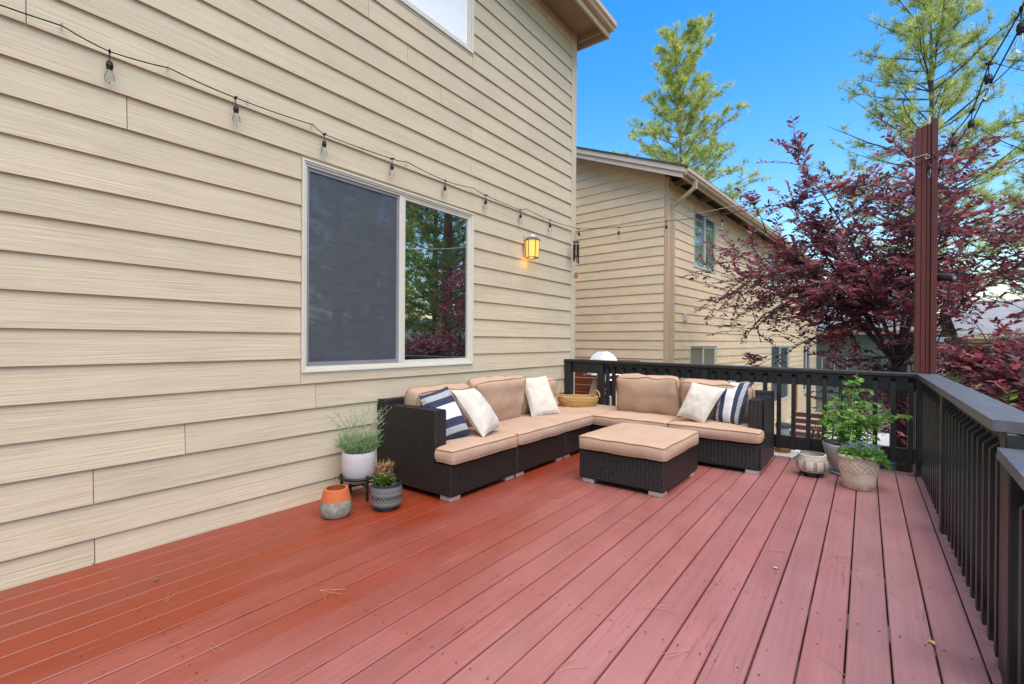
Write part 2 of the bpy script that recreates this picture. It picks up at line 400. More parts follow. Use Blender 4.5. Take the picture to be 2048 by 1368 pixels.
def scatter(name, tv, tf, pos, M, tint, mat, parent, origin=(0, 0, 0)):
    N = len(pos); k = len(tv)
    V = (np.einsum('nij,kj->nki', M, tv) + pos[:, None, :] - np.array(origin)).reshape(-1, 3)
    me = bpy.data.meshes.new(name)
    ln = [len(f) for f in tf]; flat = np.concatenate([np.array(f) for f in tf])
    loops = (flat[None, :] + (np.arange(N) * k)[:, None]).reshape(-1)
    tot = np.tile(np.array(ln), N); st = np.concatenate([[0], np.cumsum(tot)[:-1]])
    me.vertices.add(len(V)); me.vertices.foreach_set('co', V.astype(np.float32).ravel())
    me.loops.add(len(loops)); me.loops.foreach_set('vertex_index', loops.astype(np.int32))
    me.polygons.add(len(tot)); me.polygons.foreach_set('loop_start', st.astype(np.int32)); me.polygons.foreach_set('loop_total', tot.astype(np.int32))
    me.update(calc_edges=True)
    at = me.attributes.new('tint', 'FLOAT_COLOR', 'POINT')
    c = np.ones((N, k, 4), np.float32); c[:, :, :3] = tint[:, None, :]
    at.data.foreach_set('color', c.ravel())
    me.materials.append(mat)
    o = bpy.data.objects.new(name, me); col.objects.link(o)
    if parent is not None: o.parent = parent
    return o
def tints(n, cols, jit=.2):
    c = np.array(cols)[rng.integers(0, len(cols), n)]; return np.clip(c * (1 + rng.uniform(-jit, jit, (n, 1))), 0, 1)
def leaves_parts(prefix, pos, M, tint, mat, parent, origin, nearest=300):
    """the largest leaves as single parts, the rest as one part"""
    N = len(pos); size = np.linalg.norm(M[:, :, 1], axis=1) / (np.linalg.norm(pos - np.array(CAM), axis=1) + .01)
    p = pos - np.array(CAM); z = p @ np.array(CF); x = p @ np.array(CR); y = p @ np.array(CU)
    infr = (z > .2) & (np.abs(x) < 1.07 * z) & (np.abs(y) < .71 * z)
    score = np.where(infr, size, 0); order = np.argsort(-score); big = order[:nearest]; rest = order[nearest:]
    cl = {}
    for i in big:
        key = tuple(np.round(tint[i] * 40).astype(int))
        if key not in cl:
            me = bpy.data.meshes.new('leaf'); me.from_pydata([tuple(v) for v in LEAF_V], [], LEAF_F)
            at = me.attributes.new('tint', 'FLOAT_COLOR', 'POINT'); at.data.foreach_set('color', np.tile(np.append(tint[i], 1), len(LEAF_V)).astype(np.float32)); me.materials.append(mat); cl[key] = me
        o = bpy.data.objects.new('leaf', cl[key]); col.objects.link(o); o.parent = parent
        m = Matrix.Identity(4)
        for a in range(3):
            for b in range(3): m[a][b] = M[i][a][b]
            m[a][3] = pos[i][a] - origin[a]
        o.matrix_local = m
    if len(rest): tag(scatter(prefix, LEAF_V, LEAF_F, pos[rest], M[rest], tint[rest], mat, parent, origin), kind='stuff')
def unit(n): 
    v = rng.normal(size=(n, 3)); return v / np.linalg.norm(v, axis=1, keepdims=True)

# ================================================================== SETTING: ground
GZ = -1.9
m = MB(); n = 40
S = 900
for i in range(n + 1):
    for j in range(n + 1):
        x = -S + 2 * S * i / n; y = -S + 2 * S * j / n; m.v.append((x, y, GZ))
m.f = [(i * (n + 1) + j, (i + 1) * (n + 1) + j, (i + 1) * (n + 1) + j + 1, i * (n + 1) + j + 1) for i in range(n) for j in range(n)]
t = NT('bark_mulch_and_dry_soil'); v = t.coords(rnd=False)
gc = t.ramp(t.noise(v, .35, 5), [(.35, (.16, .13, .1)), (.55, (.2, .18, .14)), (.7, (.13, .14, .07))])
gc = t.mix(.5, gc, t.ramp(t.noise(v, 14, 5), [(.3, .5), (.7, 1.0)]), 'MULTIPLY')
tag(m.build('ground', t.set(gc, .95, t.bump(t.noise(v, 20, 4), .6, .03), .1)), kind='structure')
CONC = simple('pale_concrete', (.55, .54, .53), .8, .08, 2, .15, 60)
tag(MB().box(-2.3, 4.0, 15.4, 20.4, GZ - .1, GZ + .05).build('patio', CONC), kind='structure')
tag(MB().box(-2.6, -1.0, 13.2, 15.4, GZ - .1, GZ + .03).build('path', simple('gravel', (.4, .38, .36), .95, .4, 60, .9, 90)), kind='structure')
tag(MB().box(-16, -3.42, 5.98, 9.05, GZ - .1, -.45).build('terrace', simple('side_yard_earth', (.2, .16, .12), .95, .3, 8, .5, 40)), kind='structure')
# far hill
m = MB(); N = 60
for i in range(N + 1):
    a = R(-80) + R(160) * i / N; h = 120 + 90 * noise.noise(Vector((i * .17, 3, 0))) + 45 * math.sin(i * .31)
    d = 2600
    for k, (dd, hh) in enumerate(((0, -20), (500, h * .55), (1000, h), (1500, h * .6), (2000, -30))):
        m.v.append(((d + dd) * math.sin(a), (d + dd) * math.cos(a), hh))
m.f = [(i * 5 + k, (i + 1) * 5 + k, (i + 1) * 5 + k + 1, i * 5 + k + 1) for i in range(N) for k in range(4)]
tag(m.build('hill', simple('forested_hill', (.1, .12, .11), .95, .3, .01)), kind='structure')

# ================================================================== SETTING: deck
deck = tag(empty('deck', (0, 0, 0)), kind='structure')
PIT = .1406; gap = .007
g0 = .225 + PIT * 2
xs = []
k = 0
while True:
    x1 = g0 - k * PIT; x0 = x1 - PIT
    if x1 < -3.30: break
    xs.append((max(x0, -3.304), x1)); k += 1
for i, (x0, x1) in enumerate(xs):
    a, b = x0 + gap / 2, x1 - gap / 2
    if b - a < .02: continue
    j = random.uniform(-.0015, .0015); wv = random.uniform(-.001, .001)
    mb = MB().box(a, b, -3.0, 5.745 + random.uniform(-.004, .004), -.036 + j, j, .004)
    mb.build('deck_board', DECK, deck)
sm = MB()
for i, (x0, x1) in enumerate(xs):
    for y in (5.60, 4.9, 4.3, 3.7, 3.1, 2.5, 1.9, 1.3, .7):
        for fx in (.22, .78):
            cx_, cy_ = x0 + (x1 - x0) * fx + random.uniform(-.006, .006), y + random.uniform(-.008, .008)
            sm.add([(cx_ + .0042 * math.cos(a), cy_ + .0042 * math.sin(a), .0022) for a in np.linspace(0, 2 * math.pi, 6, endpoint=False)], [(0, 1, 2, 3, 4, 5)])
tag(sm.build('screw_heads', simple('painted_screw_head', (.13, .035, .025), .5), deck), kind='stuff')
for y in (5.60, 4.9, 4.3, 3.7, 3.1, 2.5, 1.9, 1.3, .7, .1, -.5, -1.1, -1.7, -2.3, -2.9):
    MB().box(-3.30, .47, y - .019, y + .019, -.235, -.040).build('joist', FASCIA, deck)
MB().box(.475, .515, -3, 5.70, -.26, -.002).build('rim_board', FASCIA, deck)
MB().box(-3.30, .47, 5.66, 5.70, -.26, -.041).build('rim_board', FASCIA, deck)
for x, y in ((.3, 5.5), (.3, 2.6), (.3, -.4), (-1.5, 5.5), (-3.1, 5.5)):
    MB().box(x - .07, x + .07, y - .07, y + .07, GZ, -.24, .006).build('support_post', FASCIA, deck)

# ================================================================== our house
WX = -3.31; E = .1853; Z0 = .1355 - 11 * E
H = thing('house', 'cream lap sided house with the large screened window beside the red deck', 'house', (WX, 1.5, GZ))
def siding(parent, y0, y1, zlo, zhi, holes, joints, mat, place, Zs, Eh, ztop=None, breaks=None):
    """rows of lapped boards, each a child; place(y, z) -> matrix for a board starting at y, z"""
    r = 0
    while True:
        zb = Zs + r * Eh; r += 1
        if zb > zhi: break
        if zb + Eh < zlo: continue
        cuts = [y0] + sorted(j for j in joints(r - 1) if y0 + .1 < j < y1 - .1) + [y1]
        for a, b in zip(cuts[:-1], cuts[1:]):
            segs = [(a, b, zb, zb + Eh + .016)]
            for (h0, h1, hz0, hz1) in holes:
                out = []
                for (p, q, s, e) in segs:
                    if q <= h0 or p >= h1 or e <= hz0 or s >= hz1: out.append((p, q, s, e)); continue
                    if p < h0: out.append((p, h0, s, e))
                    if q > h1: out.append((h1, q, s, e))
                    pp, qq = max(p, h0), min(q, h1)
                    if s < hz0 - .01: out.append((pp, qq, s, hz0))
                    if e > hz1 + .028: out.append((pp, qq, hz1, e))
                segs = out
            for (p, q, s, e) in segs:
                if q - p < .01 or e - s < .008: continue
                e2 = min(e, zhi + .01)
                xe = None
                if ztop is not None:              # sloping roof line: falls towards +x
                    xe = (ZE0 - s) / ZSL; q = min(q, xe - .004)
                    if q - p < .02: continue
                L = q - p - .004; t0 = .003; jj = random.uniform(0, .0015)
                fr = lambda z: .023 - .017 * (z - zb) / (Eh + .016)
                # local: x along board, y out of wall is -y
                tb = MB().prism([(0.0, s - s), (-fr(s) - jj, 0.0), (-fr(s) - jj, .002), (-fr(e2) - jj, e2 - s), (0.0, e2 - s)], 0, 0, L)
                if ztop is not None and ztop(q) < e2:
                    xk = max(0.0, (ZE0 - e2) / ZSL - p); st_ = [x for x in ([0.0, xk, L] if .01 < xk < L - .01 else [0.0, L])]; tb = MB(); tb.v = []
                    for x in st_:
                        top = min(e2, ztop(p + x)) - s
                        tb.v += [(x, 0.0, 0.0), (x, -fr(s) - jj, 0.0), (x, -fr(e2) - jj, max(top, .001)), (x, 0.0, max(top, .001))]
                    k_ = len(st_)
                    tb.f = [(3, 2, 1, 0), tuple((k_ - 1) * 4 + i for i in range(4))] + [(a * 4 + i, a * 4 + (i + 1) % 4, a * 4 + 4 + (i + 1) % 4, a * 4 + 4 + i) for a in range(k_ - 1) for i in range(4)]
                o = tb.build('siding_board', mat, parent); o.matrix_local = place(p, s)
HZ = GZ
def place_w(y, z):   # board runs along +Y, outward is +X : local x -> +Y, local -y -> +X, z up
    return Matrix(((0, -1, 0, 0), (1, 0, 0, y - 1.5), (0, 0, 1, z - HZ), (0, 0, 0, 1)))
WIN = (1.851, 3.724, .958, 2.518); WUP = (1.84, 3.708, 4.17, 5.2)
jt = {}
for y, z in [(.836, 2.445), (.699, .415), (.706, .065), (1.124, .602), (1.97, .785), (2.421, 3.938), (2.837, 3.749), (3.255, 3.581), (3.689, 3.386), (3.70, 3.026), (4.10, 2.836)]:
    jt[int(math.floor((z - Z0) / E))] = y
def joints_w(r):
    if r in jt: return [jt[r], jt[r] - 3.66]
    return [] if r % 3 else [-1.2 - .4 * (r % 5)]
siding(H, -3.4, 5.775, GZ + .1, 5.48, [WIN, WUP], joints_w, SID, place_w, Z0, E)
W = lambda mb, name, mat, par=H, **k: mb.build(name, mat, par, world=True, **k)
# wall body with openings left (behind the windows an inner dark room box)
core = MB()
for (a, b, c, d) in ((-3.4, WIN[0], GZ, 5.5), (WIN[1], 5.80, GZ, 5.5), (WIN[0], WIN[1], GZ, WIN[2]), (WIN[0], WIN[1], WIN[3], WUP[2]), (WIN[0], WIN[1], WUP[3], 5.5)):
    core.box(WX - .16, WX - .004, a, b, c, d)
core.box(-11.0, WX - .17, 5.6, 5.80, GZ, 5.5); core.box(-11.0, -10.8, -3.4, 5.6, GZ, 5.5); core.box(-10.8, WX - .17, -3.4, -3.2, GZ, 5.5)
W(core, 'wall', SID)
W(MB().box(WX - .05, WX + .024, 5.775, 5.90, GZ, 5.5, .004), 'corner_trim', TRIM)
W(MB().box(WX - .18, WX - .052, 5.801, 5.90, GZ, 5.5, .004), 'corner_trim', TRIM)
def slider(parent, y0, y1, z0, z1, mats, fr=.045, screen=True, split=.5, world=True, xs=WX, name='window'):
    wd = empty(name, (0, 0, 0), 0, parent)
    if world: wd.location = Vector((xs, y0, z0)) - parent.location
    B = lambda mb, nm, mt, sm=None: mb.build(nm, mt, wd, smooth=sm)
    w_, h_ = y1 - y0, z1 - z0
    # outer frame as nested steps (local: x outwards, y along wall)
    f = MB()
    for (o0, o1, x0, x1) in ((0, .012, -.03, .034), (.012, .026, -.03, .026), (.026, fr, -.03, .014)):
        f.box(x0, x1, o0, w_ - o0, h_ - o1, h_ - o0); f.box(x0, x1, o0, w_ - o0, o0, o1)
        f.box(x0, x1, o0, o1, o1, h_ - o1); f.box(x0, x1, w_ - o1, w_ - o0, o1, h_ - o1)
    B(f, 'frame', VINYL)
    mid = fr + (w_ - 2 * fr) * split
    B(MB().box(-.03, .016, mid - .028, mid + .028, fr, h_ - fr, .004), 'mullion', VINYL)
    B(MB().box(-.004, .02, 0, w_, -.022, -.001, .004), 'sill', VINYL)
    if screen:
        s = MB()
        for (a, b, c, d) in ((fr + .002, mid - .03, fr + .002, fr + .03), (fr + .002, mid - .03, h_ - fr - .026, h_ - fr - .002), (fr + .002, fr + .022, fr + .03, h_ - fr - .026), (mid - .052, mid - .03, fr + .03, h_ - fr - .026)):
            s.box(-.016, .004, a, b, c, d)
        B(s, 'screen_frame', simple('grey_screen_frame', srgb(150, 148, 150, .7), .5))
        B(MB().box(-.01, -.006, fr + .022, mid - .052, fr + .03, h_ - fr - .026), 'insect_screen', SCREEN)
        B(MB().box(-.03, -.026, fr, mid - .028, fr, h_ - fr), 'pane', GLASS)
    else:
        B(MB().box(-.02, -.014, fr, mid - .028, fr, h_ - fr), 'pane', mats)
    B(MB().box(-.012, -.006, mid + .028, w_ - fr, fr, h_ - fr), 'pane', mats)
    if split < .95:
        s = MB()
        for (a, b, c, d) in ((mid + .028, w_ - fr, fr, fr + .02), (mid + .028, w_ - fr, h_ - fr - .02, h_ - fr), (mid + .028, mid + .04, fr + .02, h_ - fr - .02), (w_ - fr - .02, w_ - fr, fr + .02, h_ - fr - .02)): s.box(-.005, .009, a, b, c, d)
        B(s, 'sash', VINYL)
    return wd
slider(H, WIN[0], WIN[1], WIN[2], WIN[3], GLASS)
slider(H, WUP[0], WUP[1], WUP[2], WUP[3], GLASS_UP, screen=False, split=.02)
# eaves: soffit, lookouts, fascia, gutter, roof
SOF = simple('soffit_paint', srgb(176, 148, 116, .75), .7, .06, 4)
EX, EY = -2.89, 6.14
W(MB().box(WX - .3, EX, -3.6, EY - .05, 5.5, 5.515), 'soffit', SOF)
for y in (5.93, 4.7, 3.5, 2.3, 1.1, -.1):
    W(MB().box(WX + .02, EX - .03, y - .02, y + .02, 5.41, 5.499, .003), 'lookout', SOF)
W(MB().box(EX - .03, EX, -3.6, EY - .05, 5.42, 5.60, .003), 'fascia', TRIM)
W(MB().box(WX - .3, EX, EY - .05, EY - .02, 5.42, 5.62, .003), 'rake_board', TRIM)
gp = [(EX + .001, 5.50), (EX + .06, 5.50), (EX + .075, 5.53), (EX + .1, 5.55), (EX + .1, 5.61), (EX + .09, 5.61), (EX + .001, 5.58)]
W(MB().prism(gp, 1, -3.6, EY - .02), 'gutter', GUTTER)
W(MB().prism([(EX + .06, 5.63), (EX + .06, 5.65), (-7.1, 7.75), (-7.1, 7.6)], 1, -3.6, EY), 'roof', SHINGLE)
W(MB().prism([(-7.1, 7.6), (-7.1, 7.75), (-11.5, 5.65), (-11.5, 5.6)], 1, -3.6, EY), 'roof', SHINGLE)
W(MB().prism([(-10.95, 5.51), (WX - .18, 5.51), (-7.1, 7.5)], 1, 5.6, 5.8), 'gable_wall', SID)
W(MB().box(WX - .12, WX - .02, 5.905, 5.96, 5.16, 5.38, .006), 'vent_box', VINYL)
# cup hooks that carry the string of lights
for y, z in ((.562, 2.79), (1.017, 2.785), (1.46, 2.77), (1.915, 2.79), (2.351, 2.765), (2.80, 2.765), (3.30, 2.765), (3.682, 2.75), (4.09, 2.755), (4.623, 2.77), (5.05, 2.76), (5.70, 2.79)):
    pts = [(WX + .005, y, z)] + [(WX + .045 + .014 * math.sin(a), y, z - .014 + .014 * math.cos(a)) for a in np.linspace(0, R(280), 9)]
    W(MB().tube(pts, .002, 5), 'cup_hook', BRASS)

# ================================================================== neighbour house (turned 4.3 degrees)
NA = R(4.3)
NH = thing('house', 'tan lap sided house with sloping eave and small sliding windows beyond the railing', 'house', (-3.1, 9.2, GZ), -NA)
Nd = Vector((math.sin(NA), math.cos(NA), 0)); Nn = Vector((math.cos(NA), -math.sin(NA), 0)); NC = Vector((-3.1, 9.2, 0))
def on_n(x, y, off=0.0):           # pixel -> (along, z) on the long wall's plane moved out by off
    p = onplane(x, y, NC + Nn * off, Nn); return (p - NC).dot(Nd), p.z
NE = .1853; NZ0 = .12 - 11 * NE
eave_z = 4.42
slope = .406
ZE0, ZSL = eave_z + .02, slope
ztop_g = lambda x: eave_z + .02 + (-x) * slope if x > -5.2 else eave_z + .02 + (10.4 + x) * slope
# gable wall: board runs along local +x from -10.4 to 0, outward -y
jn = {}
def joints_g(r): return [-10.4 + 3.66 * ((r * 3) % 5) / 5 + 1.1, -10.4 + 3.66 + 3.66 * ((r * 3) % 5) / 5 + 1.1, -.97 if r % 7 == 2 else -1.5 - .37 * (r % 4) if r % 3 == 0 else -20]
siding(NH, -5.2, -.06, -.6, ztop_g(-5.2), [], joints_g, SIDN, lambda p, z: Matrix.Translation((p, 0, z - GZ)), NZ0, NE, ztop=ztop_g)
# long wall: board along local +y, outward +x
NWIN = [(1.345, 2.73, 2.82, 4.09), (7.74, 9.27, 2.95, 4.12), (12.9, 14.2, 2.9, 4.1), (1.14, 2.83, -.3, 1.12), (8.2, 10.93, -.83, 1.09), (13.6, 15.2, -.8, 1.1)]
def joints_l(r): return [2.1 + ((r * 5) % 7) * .55, 5.8 + ((r * 5) % 7) * .55, 9.5 + ((r * 5) % 7) * .55, 13.2 + ((r * 5) % 7) * .3]
siding(NH, .07, 16.6, GZ + .05, eave_z - .12, NWIN, joints_l, SIDN, lambda p, z: Matrix(((0, -1, 0, 0), (1, 0, 0, p), (0, 0, 1, z - GZ), (0, 0, 0, 1))), NZ0, NE)
zN = -GZ
def NB(mb, name, mat, **k):        # local coords with z given in world
    mb.v = [(x, y, z - GZ) for x, y, z in mb.v]; return mb.build(name, mat, NH, **k)
nc = MB().box(-10.4, -.004, .004, .15, GZ, eave_z)
edges_y = sorted(set([.15, 16.6] + [q for h in NWIN for q in h[:2]]))
for a, b in zip(edges_y[:-1], edges_y[1:]):
    hs = sorted([(h[2], h[3]) for h in NWIN if h[0] <= a + 1e-6 and h[1] >= b - 1e-6]); z = GZ
    for (c, d) in hs:
        nc.box(-.15, -.004, a, b, z, c); z = d
    nc.box(-.15, -.004, a, b, z, eave_z - .05)
nc.box(-10.4, -.15, 16.45, 16.6, GZ, eave_z); nc.box(-10.4, -10.25, .15, 16.45, GZ, eave_z)
NB(nc, 'wall', SIDN)
NB(MB().prism([(-10.3, eave_z + .02), (-.1, eave_z + .02), (-5.2, eave_z + 2.0)], 1, .02, .12), 'gable_wall', SIDN)
NB(MB().box(-.06, .022, -.022, .07, GZ, eave_z - .02, .004), 'corner_trim', GUTTER)
NB(MB().box(-.02, .022, 16.6, 16.68, GZ, eave_z - .02, .004), 'corner_trim', TRIMN)
for h in NWIN:
    wd = slider(NH, h[0], h[1], h[2], h[3], GLASS_N, fr=.05, screen=False, world=False)
    wd.location = (0, h[0], h[2] - GZ)
OV = .42
ze = lambda x: eave_z + .02 - x * slope
def rk(x0, x1, off0, off1): return [(x0, ze(x0) + off0), (x1, ze(x1) + off0), (x1, ze(x1) + off1), (x0, ze(x0) + off1)]
NB(MB().prism(rk(-5.2, OV, -.06, .10), 1, -.34, -.30), 'rake_board', TRIMN)
NB(MB().prism(rk(-5.2, OV + .05, .04, .14), 1, -.37, -.341), 'rake_trim', TRIMN)
NB(MB().prism(rk(-5.2, OV + .02, .10, .13), 1, -.30, 16.9), 'roof_deck', SOF)
NB(MB().prism(rk(-5.2, OV + .09, .141, .17), 1, -.39, 16.95), 'roof', SHINGLE)
NB(MB().prism([(-5.2, ze(-5.2) + .141), (-10.8, ze(-5.2) + .141 - 5.6 * slope), (-10.8, ze(-5.2) + .17 - 5.6 * slope), (-5.2, ze(-5.2) + .17)], 1, -.39, 16.95), 'roof', SHINGLE)
NB(MB().box(OV - .04, OV, -.298, 16.9, ze(OV) - .06, ze(OV) + .09, .003), 'fascia', GUTTER)
gz = ze(OV) - .01
NB(MB().prism([(OV + .001, gz), (OV + .07, gz), (OV + .085, gz + .035), (OV + .11, gz + .05), (OV + .11, gz + .11), (OV + .10, gz + .11), (OV + .001, gz + .10)], 1, -.34, 16.92), 'gutter', GUTTER)
for k in range(12):
    NB(MB().box(.0, OV - .045, .3 + k * 1.4, .34 + k * 1.4, ze(OV) + .03, ze(OV) + .12), 'rafter_tail', SOF)
# downspout: elbow from the gutter back to the corner, then down
NB(MB().bar((OV + .055, .12, gz - .001), (OV + .055, .12, gz - .16), .075, .055, (0, 1, 0)).bar((OV + .055, .12, gz - .13), (.06, .10, gz - .42), .07, .055).bar((.06, .10, gz - .39), (.06, .10, GZ), .075, .055, (0, 1, 0)), 'downspout', GUTTER)
NB(MB().box(.016, .05, .74, .91, 1.62, 1.80, .006).box(.05, .058, .78, .87, 1.65, 1.70).box(.05, .058, .78, .87, 1.72, 1.77), 'outlet_cover', VINYL)

# ================================================================== railings
def rail_part(par, name, mb, mat=BLACKPAINT): return mb.build(name, mat, par, world=True)
RB = thing('railing', 'black painted deck railing running along the far edge behind the sofa', 'railing', (-1.4, 5.62, 0))
# cap tilts slightly as in the photograph
zc = lambda x: .958 - (x + 3.28) * .0075
def skew(mb): mb.v = [(x, y, z - (x + 3.28) * .0075) for x, y, z in mb.v]; return mb
rail_part(RB, 'cap_rail', skew(MB().box(-3.285, .372, 5.585, 5.735, .92, .958, .006)))
rail_part(RB, 'top_rail', skew(MB().box(-3.24, .36, 5.655, 5.695, .79, .918, .004)))
rail_part(RB, 'bottom_rail', MB().box(-2.72, .36, 5.655, 5.695, .10, .234, .004))
rail_part(RB, 'post', skew(MB().box(-3.28, -3.19, 5.60, 5.69, .02, .919, .005)))
rail_part(RB, 'post', skew(MB().box(-2.80, -2.72, 5.61, 5.69, .02, .919, .005)))
rail_part(RB, 'post', skew(MB().box(-1.51, -1.43, 5.62, 5.654, .02, .917, .005)))
rail_part(RB, 'post', skew(MB().box(.364, .45, 5.60, 5.69, -.02, .90, .005)))
rail_part(RB, 'end_panel', skew(MB().box(-3.189, -2.801, 5.635, 5.654, .785, .918, .003)))
bal = MB().prism([(-.019, 0), (.019, 0), (.019, .775), (-.019, .74)], 0, -.019, .019).build('baluster', BLACKPAINT, RB)
bal.data.name = 'baluster'
bxs = [-2.660, -2.576, -2.452, -2.322, -2.178, -2.039, -1.904, -1.765, -1.638, -1.372, -1.242, -1.115, -.982, -.853, -.724, -.592, -.461, -.325, -.192, -.055, .073, .205, .330]
for i, x in enumerate(bxs):
    o = bal if i == 0 else inst(bal, RB)
    o.location = Vector((x, 5.635, .10)) - RB.location
RR = thing('railing', 'black painted deck railing along the right side beside the potted tomato', 'railing', (.43, 4.0, 0))
CX0, CX1 = .372, .522
rail_part(RR, 'cap_rail', MB().prism([(.372, 2.44), (.372, 5.735), (.522, 5.735), (.522, 2.36)], 2, .882, .922), CAPPAINT)
rail_part(RR, 'cap_rail', MB().prism([(.375, 2.437), (.523, 2.355), (1.3, 2.355), (1.3, 2.50), (.6, 2.50), (.524, 2.40)], 2, .884, .924), CAPPAINT)
rail_part(RR, 'top_rail', MB().box(.435, .473, 2.50, 5.65, .75, .880, .004))
rail_part(RR, 'bottom_rail', MB().box(.435, .473, 2.50, 5.65, .06, .19, .004))
rail_part(RR, 'post', MB().box(.385, .475, 4.02, 4.11, .0, .881, .005))
rail_part(RR, 'post', MB().box(.40, .49, 2.405, 2.495, -.2, .881, .005))
rail_part(RR, 'rail_end_board', MB().box(.52, 1.3, 2.41, 2.45, .76, .883, .004))
balr = MB().prism([(-.019, 0), (.019, 0), (.019, .79), (-.019, .755)], 1, -.019, .019).build('baluster', BLACKPAINT, RR)
ys = [5.52 - .128 * i for i in range(12)] + [3.93 - .128 * i for i in range(12)]
for i, y in enumerate(ys):
    o = balr if i == 0 else inst(balr, RR)
    o.location = Vector((.415, y, .03)) - RR.location
RS = thing('railing', 'lower black railing section nearest the camera at the right edge', 'railing', (.43, 1.4, 0))
rail_part(RS, 'cap_rail', MB().add([(.378, 2.40, .83), (.378, -1.6, .55), (.53, -1.6, .55), (.53, 2.40, .83), (.378, 2.40, .79), (.378, -1.6, .51), (.53, -1.6, .51), (.53, 2.40, .79)], [(0, 3, 2, 1), (4, 5, 6, 7), (0, 1, 5, 4), (2, 3, 7, 6), (0, 4, 7, 3), (1, 2, 6, 5)]), CAPPAINT)
rail_part(RS, 'post', MB().box(.392, .40 + .08, 2.30, 2.385, .0, .787, .005))
rail_part(RS, 'top_rail', MB().add([(.44, 2.29, .78), (.44, -1.5, .515), (.478, -1.5, .515), (.478, 2.29, .78), (.44, 2.29, .66), (.44, -1.5, .39), (.478, -1.5, .39), (.478, 2.29, .66)], [(0, 3, 2, 1), (4, 5, 6, 7), (0, 1, 5, 4), (2, 3, 7, 6), (0, 4, 7, 3), (1, 2, 6, 5)]))
rail_part(RS, 'bottom_rail', MB().box(.44, .478, -1.5, 2.29, .05, .17, .004))
bals = MB().prism([(-.019, 0), (.019, 0), (.019, .70), (-.019, .665)], 1, -.019, .019).build('baluster', BLACKPAINT, RS)
for i in range(24):
    y = 2.20 - .128 * i
    o = bals if i == 0 else inst(bals, RS)
    o.location = Vector((.42, y, .02 - .07 * (2.4 - y))) - RS.location
# ------------------------------------------------------------------ red post with the lights
RP = thing('post', 'tall red brown timber post at the deck corner carrying the string lights', 'post', (.44, 5.81, GZ))
P = lambda name, mb, mat=REDPOST: mb.build(name, mat, RP, world=True)
P('board', MB().box(.362, .398, 5.745, 5.88, GZ, 3.185, .003)); P('board', MB().box(.400, .436, 5.75, 5.88, GZ, 3.20, .003)); P('board', MB().box(.438, .466, 5.752, 5.88, GZ, 3.205, .003))
P('facing_board', MB().box(.468, .512, 5.738, 5.87, GZ, 3.245, .003))
P('pipe', MB().tube([(.455, 5.81, 3.2), (.455, 5.81, 3.30)], .008, 8), VINYL)
P('eye_hook', MB().loop([(.44 + .016 * math.cos(a), 5.733, 2.90 + .016 * math.sin(a)) for a in np.linspace(0, 2 * math.pi, 12, endpoint=False)], .003, 5), BRASS)
SC = thing('security_camera', 'small black camera mounted halfway up the red post', 'camera', (.53, 5.79, 1.80))
MB().tube([(-.02, 0, -.03), (.01, -.01, -.02), (.02, -.02, 0)], .012, 8).build('bracket', METAL_BLK, SC)
MB().tube([(-.01, .02, .005), (.0, .01, .008), (.085, -.06, -.012), (.095, -.068, -.015)], [.014, .033, .036, .03], 14).build('body', simple('black_plastic', (.02, .02, .021), .35), SC, smooth=40)
MB().tube([(.094, -.067, -.015), (.098, -.071, -.016)], [.02, .018], 12).build('lens', CHROME, SC)

# ================================================================== string lights
SOCK = None
def string_lights(label, pts, bulbs, sc=.8):
    root = thing('string_lights', label, 'string lights', bulbs[0])
    o0 = Vector(bulbs[0])
    MB().tube([Vector(p) - o0 for p in pts], .0042 * sc, 6).build('cable', RUBBER, root, smooth=60)
    global SOCK, BUL, FIL
    for i, b in enumerate(bulbs):
        lean = (random.uniform(-.06, .06), random.uniform(-.06, .06), random.uniform(0, 6.28))
        if SOCK is None:
            s = MB().lathe([(.0, .012), (.006, .012), (.0075, .0), (.005, -.012), (.0032, -.02), (.0032, -.055), (.008, -.06), (.0165, -.07), (.0185, -.075), (.0185, -.088), (.0205, -.09), (.0205, -.098), (.0185, -.1), (.0185, -.115), (.012, -.116), (.0, -.116)][::-1], 14)
            s.tube([(-.03, 0, .002), (-.012, 0, .0), (.012, 0, .0), (.03, 0, .002)], [.004, .0075, .0075, .004], 8)
            SOCK = s.build('socket', RUBBER, root, smooth=50)
            BUL = MB().lathe([(.012, -.112), (.0135, -.122), (.0185, -.138), (.0255, -.155), (.029, -.17), (.0285, -.182), (.024, -.196), (.014, -.206), (0, -.209)][::-1], 16).build('bulb', BULB, SOCK, smooth=60)
            FIL = MB().tube([(-.004, 0, -.118), (-.008, 0, -.15), (-.006, .003, -.178), (0, .004, -.172), (.006, -.003, -.178), (.008, 0, -.15), (.004, 0, -.118)], .0012, 5).tube([(0, 0, -.116), (0, 0, -.145)], [.005, .0025], 8).build('filament', BRASS, SOCK)
            so = SOCK
        else:
            so = inst(SOCK, root); bo = inst(BUL, so); fo = inst(FIL, so)
        so.location = Vector(b) - o0; so.rotation_euler = lean; so.scale = (sc, sc, sc)
def sag(p, q, s, n=9):
    p, q = Vector(p), Vector(q)
    return [p.lerp(q, t) - Vector((0, 0, s * 4 * t * (1 - t))) for t in np.linspace(0, 1, n)]
wy = [-.52, .11, .749, 1.382, 2.007, 2.639, 3.276, 3.891, 4.521, 5.17]
XB = -3.255
bul = [(XB, y, 2.742 + .012 * math.sin(y * 5)) for y in wy]
pts = []
hk = [-1.0, .562, 1.017, 1.915, 2.80, 3.682, 4.623, 5.70]
allp = sorted([(y, 2.742 + .012 * math.sin(y * 5)) for y in wy] + [(y, 2.772) for y in hk])
for (a, za), (b, zb) in zip(allp[:-1], allp[1:]):
    pts += sag((XB, a, za), (XB, b, zb), .006, 5)[:-1]
